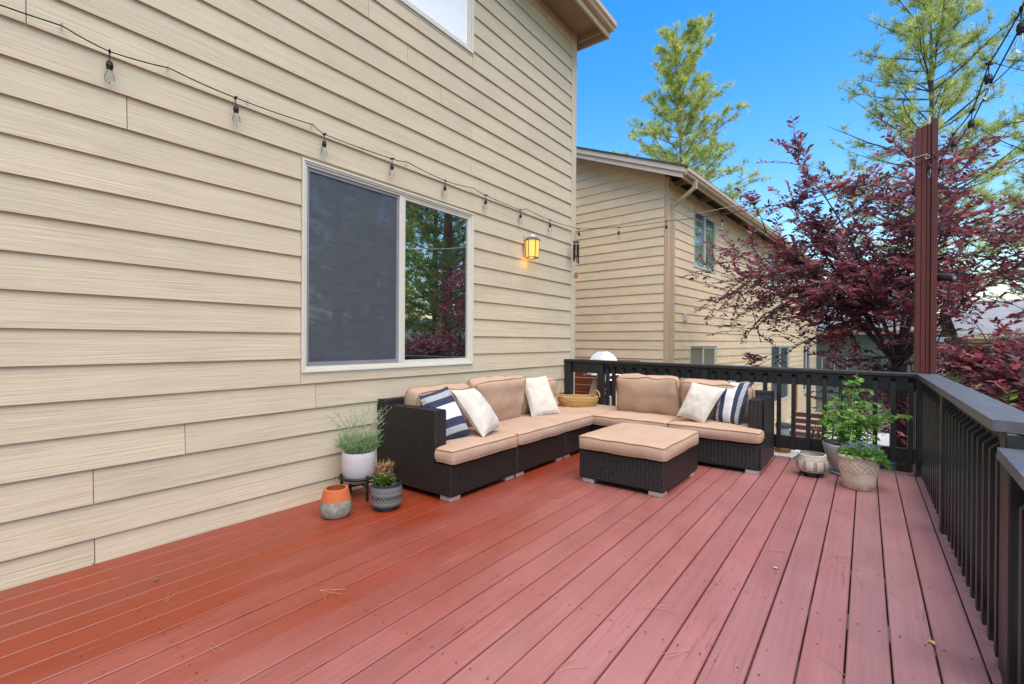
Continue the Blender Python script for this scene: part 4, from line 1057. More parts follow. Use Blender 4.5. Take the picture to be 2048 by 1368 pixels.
# big white pot with tomato plant
TP = thing('potted_plant', 'tall leafy tomato plant in a wide white pot by the railing corner', 'plant', (-.13, 5.325, 0))
MB().lathe(ring_prof([(.0, .02), (.085, .02), (.10, .03), (.135, .08), (.168, .16), (.19, .24), (.198, .275), (.195, .28)], .010), 48).build('pot', WHITEPOT, TP, smooth=50)
MB().lathe([(0, 0), (.12, 0), (.135, .018), (.128, .019), (.0, .019)], 36).build('saucer', simple('grey_saucer', (.5, .48, .48), .6), TP, smooth=50)
MB().lathe([(0, .245), (.1, .25), (.178, .24)], 24).build('soil', SOIL, TP)
stems = MB(); lp = []; ld = []; lL = []
def tom_leaf(p, d, L):
    d = d.normalized(); side = d.cross(Vector((0, 0, 1))).normalized()
    stems.tube([p, p + d * L * .5 + Vector((0, 0, .01)), p + d * L + Vector((0, 0, -.12 * L))], .0016, 4)
    for q in range(9):
        f = .2 + .8 * (q // 2) / 4; b = p + d * L * f + Vector((0, 0, -.1 * L * f * f))
        sd = (1 if q % 2 else -1) * (0 if q == 8 else 1)
        lp.append(b); ld.append(d * .5 + side * sd + Vector((0, 0, random.uniform(-1.0, .2)))); lL.append(random.uniform(.036, .062) * (1.15 if q == 8 else 1))
def stem(p0, p1, bend, nl, L, r=.005):
    p0, p1 = Vector(p0), Vector(p1); mid = p0.lerp(p1, .5) + Vector(bend); P_ = []
    for i in range(9):
        s_ = i / 8; P_.append(p0 * (1 - s_) ** 2 + mid * 2 * s_ * (1 - s_) + p1 * s_ * s_)
    stems.tube(P_, [r * (1 - .6 * i / 8) for i in range(9)], 6)
    nl = int(nl * 1.6)
    for i in range(nl):
        s_ = .12 + .82 * (i + random.random() * .6) / nl; s_ = min(s_, 1); k_ = min(int(s_ * 8), 7); b = P_[k_].lerp(P_[k_ + 1], s_ * 8 - k_)
        a = i * 2.4 + random.random(); tom_leaf(b, Vector((math.cos(a), math.sin(a), random.uniform(.1, .5))), L * random.uniform(.7, 1.2) * (1.15 - .5 * s_))
stem((0, 0, .245), (.07, .06, .93), (-.03, .0, 0), 11, .15, .007)
stem((.02, -.02, .245), (.44, .06, .56), (-.08, 0, .17), 11, .14)
stem((-.03, .02, .245), (-.16, -.02, .62), (-.05, 0, .05), 8, .13)
stem((-.05, -.03, .245), (-.10, -.12, .50), (-.03, 0, .03), 8, .12)
stem((.03, .03, .245), (.13, .0, .70), (.05, 0, .02), 9, .14)
stem((.0, -.04, .245), (.05, -.14, .60), (.0, -.03, .05), 8, .13)
stem((-.02, .04, .245), (-.06, .1, .72), (-.04, .03, .03), 8, .13)
stems.build('stems', STEM, TP, smooth=60)
pos = np.array([tuple(p) for p in lp]); d = np.array([tuple(p) for p in ld]); n = len(pos); LL = np.array(lL)
p_, M_ = mats_from(pos, d, np.tile([[0., -.5, .8]], (n, 1)) + rng.normal(0, .45, (n, 3)), LL, LL * .55)
leaves_parts('foliage', p_ + np.array(TP.location), M_, tints(n, [(.12, .27, .035), (.18, .36, .05), (.25, .43, .07), (.09, .2, .035)], .25), LEAF, TP, tuple(TP.location), 300)
for (x, y, z) in ((.10, -.02, .60), (-.02, .0, .55), (.05, .05, .90), (-.06, -.05, .48)):
    m = MB()
    for q in range(5):
        b = q * 2 * math.pi / 5; dd = Vector((math.cos(b), math.sin(b), -.3)); s_ = Vector((-math.sin(b), math.cos(b), 0)) * .005
        m.add([Vector((x, y, z)), Vector((x, y, z)) + dd * .012 + s_, Vector((x, y, z)) + dd * .022, Vector((x, y, z)) + dd * .012 - s_], [(0, 1, 2, 3)])
    m.build('flower', YEL, TP)
# cream lattice pot with blue flowers
def cream_weathered():
    t = NT('weathered_cream_terracotta'); v = t.coords(rnd=False); tc = t.n('TexCoord'); sp = t.n('SeparateXYZ'); t.l(tc.outputs['Object'], sp.inputs[0])
    base = t.ramp(t.noise(v, 9, 5), [(.3, srgb(206, 182, 150, .95)), (.7, srgb(232, 214, 188, .98))])
    moss = t.math('MULTIPLY', t.ramp(t.noise(v, 16, 6, .7), [(.5, 0.0), (.68, 1.0)]), t.ramp(sp.outputs[2], [(.03, 1.0), (.13, 0.0)]))
    return t.set(t.mix(t.math('MULTIPLY', moss, .6), base, srgb(120, 116, 88, .8)), .8, t.bump(t.noise(v, 70), .2, .003), .2)
CWM = cream_weathered()
CP = thing('potted_plant', 'green plant with small violet flowers in a cream lattice relief pot', 'plant', (-.045, 4.875, 0))
prof = [(.0, 0), (.098, .0), (.108, .008), (.119, .08), (.131, .18), (.137, .245), (.146, .25), (.149, .262), (.145, .276), (.138, .28)]
MB().lathe(ring_prof(prof, .014), 48).build('pot', CWM, CP, smooth=50)
m = MB(); nr = 20
for s in (-1, 1):
    for k in range(nr):
        pts = []
        for i in range(9):
            z = .150 + .085 * i / 8; r_ = .1285 + (.136 - .1285) * i / 8 + .002; a = 2 * math.pi * (k + s * i / 8 * 2.0) / nr; pts.append((r_ * math.cos(a), r_ * math.sin(a), z))
        m.tube(pts, .0042, 5)
for z, r_ in ((.148, .1285), (.237, .1365)): m.loop([(r_ * math.cos(a), r_ * math.sin(a), z) for a in np.linspace(0, 2 * math.pi, 44, endpoint=False)], .004, 5)
m.build('lattice_relief', CWM, CP, smooth=60)
MB().lathe([(0, .255), (.08, .26), (.13, .25)], 24).build('soil', SOIL, CP)
n = 1100; a = rng.uniform(0, 2 * math.pi, n); rr = .15 * np.sqrt(rng.uniform(0, 1, n)); hh = rng.uniform(0, 1, n)
pos = np.stack([.03 + rr * np.cos(a) * 1.1, rr * np.sin(a), .255 + (.11 * hh) * (1.1 - (rr / .17) ** 2)], 1)
pos[:, 2] -= np.where(pos[:, 0] > .13, (pos[:, 0] - .13) * 1.2, 0)
d = np.stack([np.cos(a), np.sin(a), np.full(n, .5)], 1) + rng.normal(0, .6, (n, 3))
p_, M_ = mats_from(pos, d, unit(n) * .5 + np.array([0, 0, 1]), .034 * rng.uniform(.6, 1.4, n), .017 * rng.uniform(.7, 1.3, n))
tag(scatter('foliage', LEAF_V, LEAF_F, p_, M_, tints(n, [(.1, .25, .04), (.14, .32, .06), (.2, .38, .08), (.07, .17, .03)]), LEAF, CP), kind='stuff')
n = 150; a = rng.uniform(0, 2 * math.pi, n); rr = .14 * np.sqrt(rng.uniform(0, 1, n)); pos = np.stack([.03 + rr * np.cos(a), rr * np.sin(a), .35 + .05 * rng.uniform(0, 1, n) - rr * .25], 1)
p_, M_ = mats_from(pos, unit(n) + np.array([0, 0, .6]), unit(n), .014 * rng.uniform(.8, 1.4, n), .014 * np.ones(n))
tag(scatter('violet_flowers', LEAF_V, LEAF_F, p_, M_, tints(n, [(.3, .27, .5), (.42, .4, .62), (.2, .17, .38)]), LEAF, CP), kind='stuff')

# ================================================================== litter on the deck
NEEDM = simple('dry_needle', (.42, .25, .15), .7, .2)
spots = [(640, 1180, 'in open deck below the terracotta pot'), (420, 1285, 'near the lower left corner of the view'), (1120, 1000, 'just left of the ottoman'), (1175, 1040, 'below the left front foot of the ottoman'),
         (1285, 1215, 'in the middle of the deck, a hand below two others'), (1300, 1160, 'in the middle of the deck, upper of two close bundles'), (1530, 1100, 'above the yellow leaf in front of the squat pot'), (1380, 1300, 'low in the centre right of the deck'),
         (1470, 1345, 'at the bottom edge right of centre'), (1725, 1170, 'on the right boards below the lattice pot'), (1780, 1185, 'on the right boards, outer of two below the lattice pot'), (1820, 1110, 'beside the right railing post'),
         (1700, 1115, 'straight below the lattice pot'), (1670, 1020, 'between squat pot and lattice pot, nearer the camera'), (1460, 985, 'in front of the right sofa section'), (1600, 990, 'just in front of the squat pot'),
         (1240, 1040, 'in front of the ottoman'), (1690, 1350, 'at the bottom edge below the lattice pot'), (1110, 1345, 'at the bottom edge left of centre'), (330, 1205, 'near the siding, right of the brown curled leaf')]
for i, (x, y, where) in enumerate(spots):
    p = onplane(x, y, (0, 0, .004), (0, 0, 1)); a = random.uniform(0, 6.28); m = MB(); L = random.uniform(.07, .13)
    for s in range(2 if i % 4 else 3):
        b = a + (s - .5) * random.uniform(.15, .5); cv = random.uniform(-.4, .4)
        m.tube([(0, 0, 0), (L * .5 * math.cos(b), L * .5 * math.sin(b), .004), (L * math.cos(b + cv * .5), L * math.sin(b + cv * .5), .0015)], .0008, 4)
    tag(m.build('pine_needles', NEEDM, None, loc=p), 'dry pine needles ' + where, 'pine needles', 'fallen pine needles on the deck')
for (x, y, lab) in ((1557, 1137, 'small yellow fallen leaf on the deck in front of the squat pot'), (1870, 1290, 'small yellow fallen leaf on the deck near the right railing'), (306, 1163, 'small brown curled leaf on the deck near the siding')):
    p = onplane(x, y, (0, 0, .003), (0, 0, 1)); k = .028; a = random.uniform(0, 6)
    m = MB().add([(v_[0] * k, v_[1] * k, abs(v_[2]) * k * 1.5 + .001) for v_ in LEAF_V] + [(v_[0] * k, v_[1] * k, abs(v_[2]) * k * 1.5) for v_ in LEAF_V], LEAF_F + [tuple(i + 8 for i in f[::-1]) for f in LEAF_F])
    o = m.build('fallen_leaf', simple('fallen_leaf_skin', (.55, .42, .1) if 'yellow' in lab else (.2, .1, .05), .6), None, loc=p); o.rotation_euler = (0, 0, a); tag(o, lab, 'leaf')
n = 420; pxy = np.stack([rng.uniform(-3.2, .3, n), rng.uniform(.4, 5.3, n), np.full(n, .003)], 1)
p_, M_ = mats_from(pxy, rng.normal(size=(n, 3)) * np.array([1, 1, .05]), np.tile([[0., 0, 1]], (n, 1)), rng.uniform(.004, .011, n), rng.uniform(.003, .007, n))
tag(scatter('deck_debris', LEAF_V, LEAF_F, p_, M_, tints(n, [(.06, .025, .015), (.12, .06, .03), (.3, .2, .12)], .3), LEAF, None), 'tiny brown bits of bark and leaf scattered over the deck', 'debris', None, 'stuff')

# ================================================================== between and behind the houses
# fence behind the scooter
FN = thing('fence', 'rust brown horizontal board fence between the two houses', 'fence', (-6.0, 8.6, -.45))
FW = simple('rust_fence_stain', srgb(150, 76, 44, .7), .75, .2, 3, .3, 30, stretch=(1, 8, 8))
for k in range(8): MB().box(-2.2, 2.5, 0, .02, .05 + k * .145, .185 + k * .145, .003).build('fence_board', FW, FN)
for x in (-2.1, .1, 2.4): MB().box(x - .045, x + .045, .021, .11, 0, 1.25, .004).build('fence_post', FW, FN)
MB().box(-2.25, 2.55, -.04, .13, 1.255, 1.29, .003).build('cap', FW, FN)
# scooter
MG = simple('dark_green_enamel', (.018, .06, .045), .25, .1, 4, spec=.6); CRM = simple('cream_enamel', srgb(214, 178, 150, .85), .35, .05, 4)
ST = thing('scooter', 'green and cream scooter with white windscreen behind the far railing', 'scooter', (-3.87, 8.0, -.45), R(25))
sp_ = lambda n_, mb, mt, sm=50: mb.build(n_, mt, ST, smooth=sm)
for y in (-.18, .95):
    wl = sp_('wheel', MB().loop([(0, y + .19 * math.cos(a), .22 + .19 * math.sin(a)) for a in np.linspace(0, 2 * math.pi, 24, endpoint=False)], .045, 8), METAL_BLK)
    MB().tube([(-.03, y, .22), (.03, y, .22)], .12, 18).build('rim', CHROME, wl, smooth=40)
m = MB(); m.v = []; nn = 14
for i in range(nn + 1):
    for j in range(9):
        u_ = -1 + 2 * i / nn; v_ = j / 8; wdt = (.26 - .07 * v_ + .04 * math.sin(v_ * 3.1)); m.v.append((u_ * wdt, .04 + .10 * (u_ * u_) + .10 * v_, .30 + .62 * v_))
m.f = [(i * 9 + j, (i + 1) * 9 + j, (i + 1) * 9 + j + 1, i * 9 + j + 1) for i in range(nn) for j in range(8)]
mm = len(m.v); m.v += [(x, y + .02, z) for x, y, z in m.v]; m.f += [tuple(a + mm for a in f[::-1]) for f in m.f]
sp_('leg_shield', m, CRM)
sp_('front_fender', MB().sphere((0, -.14, .36), (.11, .26, .2), 16, 10), MG)
sp_('front_column', MB().tube([(0, -.12, .3), (0, .02, .62), (0, .1, .98)], [.09, .085, .07], 14), MG)
sp_('headset', MB().sphere((0, .05, 1.0), (.13, .12, .09), 14, 8), CRM)
hl = sp_('headlight', MB().tube([(0, -.01, 1.0), (0, -.09, .99)], [.09, .095], 18), CHROME)
MB().tube([(0, -.092, .99), (0, -.098, .99)], .08, 18).build('lens', simple('headlight_glass', (.5, .55, .55), .05), hl)
sp_('handlebar', MB().tube([(-.36, .16, 1.02), (-.2, .1, 1.04), (.2, .1, 1.04), (.36, .16, 1.02)], .016, 8), CHROME)
mi = sp_('mirror', MB().loop([(.12 + .105 * math.cos(a), -.11, .80 + .15 * math.sin(a)) for a in np.linspace(0, 2 * math.pi, 28, endpoint=False)], .013, 8), CHROME)
MB().lathe([(0, 0), (1, 0), (1, .01), (0, .01)], 24, (0, 0)).build('mirror_face', simple('mirror_glass', (.12, .15, .15), .04, metal=.9), mi).matrix_local = Matrix.Translation((.12, -.105, .80)) @ Matrix.Rotation(R(90), 4, 'X') @ Matrix.Diagonal((.1, .145, .6, 1))
sp_('reflector', MB().sphere((.05, -.13, .77), .032, 12, 8), simple('red_reflector', (.6, .04, .02), .2))
m = MB(); nn = 16
for i in range(nn + 1):
    for j in range(9):
        u_ = -1 + 2 * i / nn; v_ = j / 8; hgt = 1.02 + .44 * v_ ; wd_ = .29 * math.sqrt(max(.0, 1 - (v_ * .97) ** 3)); m.v.append((u_ * wd_, .02 + .12 * u_ * u_ + .14 * v_, hgt))
m.f = [(i * 9 + j, (i + 1) * 9 + j, (i + 1) * 9 + j + 1, i * 9 + j + 1) for i in range(nn) for j in range(8)]
mm = len(m.v); m.v += [(x, y + .006, z) for x, y, z in m.v]; m.f += [tuple(a + mm for a in f[::-1]) for f in m.f]
sp_('windscreen', m, simple('milky_windscreen', (.8, .8, .8), .25, .03))
sp_('floorboard', MB().box(-.18, .18, .2, .62, .26, .30, .01), MG)
for s in (-1, 1): sp_('side_cowl', MB().sphere((s * .16, .92, .48), (.13, .36, .2), 14, 10), MG)
sp_('seat', MB().sphere((0, .82, .74), (.15, .38, .08), 14, 8), METAL_BLK)
# barrel and bin
BR = thing('planter_barrel', 'round wooden barrel stump beside the neighbouring wall under the railing', 'barrel', (-1.86, 15.25, GZ + .03))
for k in range(14):
    a0 = 2 * math.pi * k / 14; a1 = a0 + 2 * math.pi / 14 - .03; m = MB()
    pr = [(.19, 0), (.215, .16), (.21, .34)]
    vs_ = [(r_ * math.cos(a), r_ * math.sin(a), z) for r_, z in pr for a in (a0, a1)] + [((r_ - .03) * math.cos(a), (r_ - .03) * math.sin(a), z) for r_, z in pr for a in (a0, a1)]
    m.add(vs_, [(0, 1, 3, 2), (2, 3, 5, 4), (7, 6, 8, 9), (9, 8, 10, 11), (4, 5, 11, 10), (0, 2, 8, 6), (2, 4, 10, 8), (1, 7, 9, 3), (3, 9, 11, 5), (0, 6, 7, 1)])
    m.build('stave', simple('barrel_oak', srgb(176, 116, 70, .75), .75, .2, 6) if k == 0 else bpy.data.materials['barrel_oak'], BR)
for z in (.08, .26): MB().loop([(.214 * math.cos(a), .214 * math.sin(a), z) for a in np.linspace(0, 2 * math.pi, 28, endpoint=False)], .008, 6).build('hoop', METAL_BLK, BR)
BN = thing('bin', 'grey green tub with a dark lid seen between the railing balusters', 'bin', (-1.86, 15.25, GZ + .03 + .345))
MB().lathe([(0, 0), (.15, 0), (.17, .34), (0, .34)], 28).build('tub', simple('grey_tub', srgb(150, 165, 160, .75), .5), BN, smooth=40)
MB().lathe([(0, .345), (.185, .345), (.19, .43), (.17, .46), (0, .47)], 28).build('lid', simple('dark_blue_grey_lid', srgb(66, 74, 84, .75), .45), BN, smooth=40)
# steps to the green house
SPT = thing('steps', 'brown wooden garden steps with pale treads seen through the balusters', 'steps', (-1.5, 18.0, GZ + .05), R(-3))
RIS = simple('brown_riser', srgb(110, 66, 62, .75), .7); TRD = simple('pale_tread', srgb(196, 172, 152, .8), .75)
for k in range(4):
    MB().box(-.55, .45, k * .28, k * .28 + .03, k * .175, k * .175 + .14).build('riser', RIS, SPT)
    MB().box(-.59, .49, k * .28 - .03, k * .28 + .28, k * .175 + .142, k * .175 + .172, .004).build('tread', TRD, SPT)
OW = simple('orange_cedar', srgb(206, 132, 72, .75), .65, .15, 5)
for x in (-.48, .38): MB().box(x - .05, x + .05, .9, 1.0, .3, 1.75, .004).build('newel_post', OW, SPT)
MB().bar((-.48, .95, 1.7), (-.48, 1.9, 2.1), .05, .09).build('handrail', OW, SPT)
# metal furniture
CH = thing('garden_chair', 'black metal garden chair with arched slatted back on the patio', 'chair', (.86, 17.6, GZ + .05), R(200))
tb = lambda n_, pts, r_, pr: MB().tube(pts, r_, 6).build(n_, METAL_BLK, pr, smooth=60)
for x in (-.22, .22):
    tb('leg', [(x, -.22, 0), (x, -.22, .43)], .013, CH); tb('leg', [(x, .22, 0), (x, .22, .43)], .013, CH)
tb('back_frame', [(-.24, .24, .43), (-.25, .28, .7)] + [(-.25 * math.cos(a), .29, .7 + .25 * math.sin(a)) for a in np.linspace(0, math.pi, 9)] + [(.24, .24, .43)], .016, CH)
for z in (.52, .6, .68, .76, .84): tb('back_slat', [(-.22, .275, z), (.22, .275, z)], .010, CH)
MB().box(-.24, .24, -.24, .24, .43, .45).build('seat', METAL_BLK, CH)
for x in (-.26, .26): tb('armrest', [(x, .25, .66), (x, -.2, .64), (x, -.22, .43)], .012, CH)
TB = thing('garden_table', 'black wire mesh garden table on the pale patio', 'table', (-.35, 17.2, GZ + .05), R(10))
tm = MB()
for k in range(13):
    q = -.6 + k * .1; tm.bar((q, -.6, .72), (q, .6, .72), .016, .012); tm.bar((-.6, q, .722), (.6, q, .722), .016, .012)
tm.build('mesh_top', METAL_BLK, TB); MB().loop([(-.61, -.61, .72), (.61, -.61, .72), (.61, .61, .72), (-.61, .61, .72)], .018, 6).build('rim', METAL_BLK, TB)
for x in (-.5, .5):
    for y in (-.5, .5): tb('leg', [(x, y, 0), (x, y, .71)], .016, TB)
GPt = thing('tub', 'low dark green round tub on the ground below the deck corner', 'tub', (.42, 14.6, GZ), 0)
MB().lathe(ring_prof([(0, 0), (.22, 0), (.27, .25), (.285, .27)], .02), 28).build('tub', simple('green_plastic', (.02, .06, .045), .4), GPt, smooth=40)
MB().lathe([(0, .2), (.24, .2)], 20).build('soil', simple('pale_fill', (.3, .32, .26), .9), GPt)
CT = thing('crate', 'orange cedar slatted crate on the ground below the deck corner', 'crate', (.95, 14.9, GZ), R(8))
for k in range(4):
    MB().box(-.4, .4, -.3, -.28, .02 + k * .13, .12 + k * .13, .003).build('slat', OW, CT); MB().box(-.4, .4, .28, .3, .02 + k * .13, .12 + k * .13, .003).build('slat', OW, CT)
    MB().box(-.4, -.38, -.279, .279, .02 + k * .13, .12 + k * .13, .003).build('slat', OW, CT)
for x in (-.36, .36):
    for y in (-.26, .26): MB().box(x - .025, x + .025, y - .0185, y + .0185, 0, .56, .003).build('corner_post', OW, CT)
# far houses
FARROOF = simple('pale_grey_roof', (.27, .265, .27), .85, .12, 3, .3, 30)
def far_house(label, x0, x1, y0, depth, ez, wall, trim, wins, ridge=2.2, ov=.5, seed=0):
    h = thing('house', label, 'house', ((x0 + x1) / 2, y0, GZ)); w2 = (x1 - x0) / 2; B = lambda n_, mb, mt: mb.build(n_, mt, h)
    zt = ez - GZ; cuts = sorted(set([-w2, w2] + [q for w_ in wins for q in w_[:2]])); mb = MB()
    for a, b in zip(cuts[:-1], cuts[1:]):
        z = 0
        for w_ in wins:
            if w_[0] <= a + 1e-6 and w_[1] >= b - 1e-6: mb.box(a, b, 0, .15, z, w_[2] - GZ); z = w_[3] - GZ
        mb.box(a, b, 0, .15, z, zt)
    mb.box(-w2, -w2 + .15, .15, depth, 0, zt); mb.box(w2 - .15, w2, .15, depth, 0, zt); mb.box(-w2 + .15, w2 - .15, depth - .15, depth, 0, zt)
    B('wall', mb, wall)
    rows = int((zt - .5) / .2)
    for k in range(rows):
        z = .4 + k * .2
        if any(w_[2] - GZ - .2 < z < w_[3] - GZ + .05 for w_ in wins): continue
        MB().box(-w2 + .1, w2 - .1, -.015, -.001, z, z + .17).build('siding_board', wall, h)
    for x in (-w2, w2): B('corner_trim', MB().box(x - .07, x + .07, -.03, -.0155, 0, zt), trim)
    B('fascia', MB().box(-w2 - ov, w2 + ov, -ov - .03, -ov, zt - .12, zt + .1), trim)
    B('soffit', MB().box(-w2 - ov, w2 + ov, -ov + .001, .2, zt, zt + .03), trim)
    B('roof', MB().prism([(-ov, zt + .05), (-ov, zt + .1), (depth / 2, zt + ridge + .05), (depth / 2, zt + ridge)], 0, -w2 - ov, w2 + ov), FARROOF)
    B('roof', MB().prism([(depth / 2, zt + ridge), (depth / 2, zt + ridge + .05), (depth + ov, zt + .1), (depth + ov, zt + .05)], 0, -w2 - ov, w2 + ov), FARROOF)
    for w_ in wins:
        slider(h, 0, w_[1] - w_[0], 0, w_[3] - w_[2], GLASS_N, fr=.06, screen=False, world=False).matrix_local = Matrix(((0, 1, 0, w_[0]), (-1, 0, 0, 0), (0, 0, 1, w_[2] - GZ), (0, 0, 0, 1)))
    return h
far_house('sage green house with pale fascia far behind the purple tree', -4.5, 2.4, 31, 8, 1.75, simple('sage_paint', srgb(138, 150, 132, .7), .7), simple('brown_trim', srgb(190, 170, 145, .8), .6), [(-.9, .3, -1.0, .4)])
far_house('yellow tan house with grey roof far off at the right edge', 3.9, 14.5, 30.5, 9, 1.55, simple('straw_paint', srgb(232, 206, 152, .85), .7), TRIMN, [(-.55, .75, -.1, 1.15), (3, 4.4, -.1, 1.15)], ridge=1.9)

# ================================================================== trees
def pine(label, base, h, crown0, rad, ntier, ntuft, bark, cols, need=(.22, .016, 14), top=.6, seed=1, lean=0.0, tr=.012, dens=1.0, sector=None, group='pine trees around the houses', sub=5):
    rs = np.random.default_rng(seed); root = thing('pine_tree', label, 'pine tree', base, 0, group)
    zt = np.linspace(0, h, 14); wob = .02 * h
    tp_ = [Vector((math.sin(z * .35 + seed) * wob * .12, math.cos(z * .27 + seed) * wob * .12, z)) for z in zt]
    MB().tube(tp_, [max(tr * h * (1 - z / h) ** .8, .02) for z in zt], 10).build('trunk', bark, root, smooth=60)
    br = MB(); P_, D_ = [], []
    for k in range(ntier):
        f = (k + rs.random() * .6) / ntier; z = crown0 + (h - crown0) * f; nb = 4 if f < .9 else 3
        i0 = min(int(z / h * 13), 12); tpz = tp_[i0].lerp(tp_[i0 + 1], z / h * 13 - i0)
        for b in range(nb):
            a = 2 * math.pi * (b + rs.random() * .8) / nb + k * 1.9
            L = rad * (1 - f) ** top * rs.uniform(.55, 1.12) + .12 * rad * (f > .8) + .05 * rad
            if sector is not None and math.cos(a - sector) < -.2: L *= .5
            up = .05 + .75 * f + rs.uniform(-.15, .2); d = Vector((math.cos(a), math.sin(a), up)).normalized()
            pts = [tpz + d * L * s_ + Vector((0, 0, .16 * L * s_ * s_)) + Vector((rs.normal(0, .02) * L, rs.normal(0, .02) * L, 0)) * s_ for s_ in np.linspace(0, 1, 6)]
            br.tube(pts, [max(.028 * L * (1 - s_ * .85) * .42, .006) for s_ in np.linspace(0, 1, 6)], 5, False)
            for c in range(sub):
                s_ = rs.uniform(.16, 1); i_ = min(int(s_ * 5), 4); o = pts[i_].lerp(pts[i_ + 1], s_ * 5 - i_)
                dd = (d + Vector((rs.normal(0, .7), rs.normal(0, .7), rs.uniform(.0, .6)))).normalized(); l2 = L * rs.uniform(.12, .34) * (1.25 - s_ * .5)
                e = o + dd * l2; br.tube([o, o.lerp(e, .5) + Vector((0, 0, -.03 * l2)), e], [.012, .009, .004], 4, False)
                for q in range(max(2, int(ntuft * dens * (.6 + l2 / rad)))):
                    u_ = rs.uniform(.1, 1.05); P_.append(o.lerp(e, u_) + Vector(rs.normal(0, .035, 3)) * rad * .35); D_.append((dd + Vector((0, 0, .5))).normalized())
    tag(br.build('branches', bark, root, smooth=60), kind='stuff')
    P_ = np.array([tuple(p) for p in P_]); D_ = np.array([tuple(p) for p in D_]); n = len(P_); k = need[2]
    pos = np.repeat(P_, k, 0); dv = np.repeat(D_, k, 0) * .7 + rs.normal(0, .75, (n * k, 3)); L = need[0] * rs.uniform(.7, 1.2, n * k)
    tc_ = np.repeat(np.array(cols)[rs.integers(0, len(cols), n)] * rs.uniform(.75, 1.25, (n, 1)), k, 0)
    p_, M_ = mats_from(pos, dv, rs.normal(size=(n * k, 3)), L, np.full(n * k, need[1]))
    tag(scatter('needles', NEED_V, NEED_F, p_, M_, tc_, NEEDLE, root), kind='stuff')
    return root
PC = [(.42, .48, .1), (.56, .59, .14), (.66, .65, .22), (.25, .32, .08), (.48, .52, .13)]
pine('slender sunlit pine rising behind the tan house roof', (-10.8, 34.6, GZ), 24.9, 8.0, 6.0, 32, 9, REDBARK, PC, (.42, .03, 14), .62, 3, tr=.010, sub=8)
pine('tall pine with open crown behind the red post', (2.15, 26.5, GZ), 20.2, 5.0, 4.5, 32, 8, BARK, PC, (.34, .021, 13), .45, 5, tr=.009, sub=7)
pine('distant pine past the right edge whose limbs show beside the yellow tan house', (9.5, 42, GZ), 23, 3, 4.5, 28, 6, BARK, PC, (.4, .03, 12), .5, 6, tr=.010, sub=6)
pine('near pine reaching in from the right edge of the view', (3.75, 13.6, GZ), 12.5, 1.6, 2.7, 30, 5, BARK, [(.1, .17, .06), (.16, .24, .075), (.2, .26, .09)], (.2, .0065, 26), .45, 9, tr=.014, sub=6)
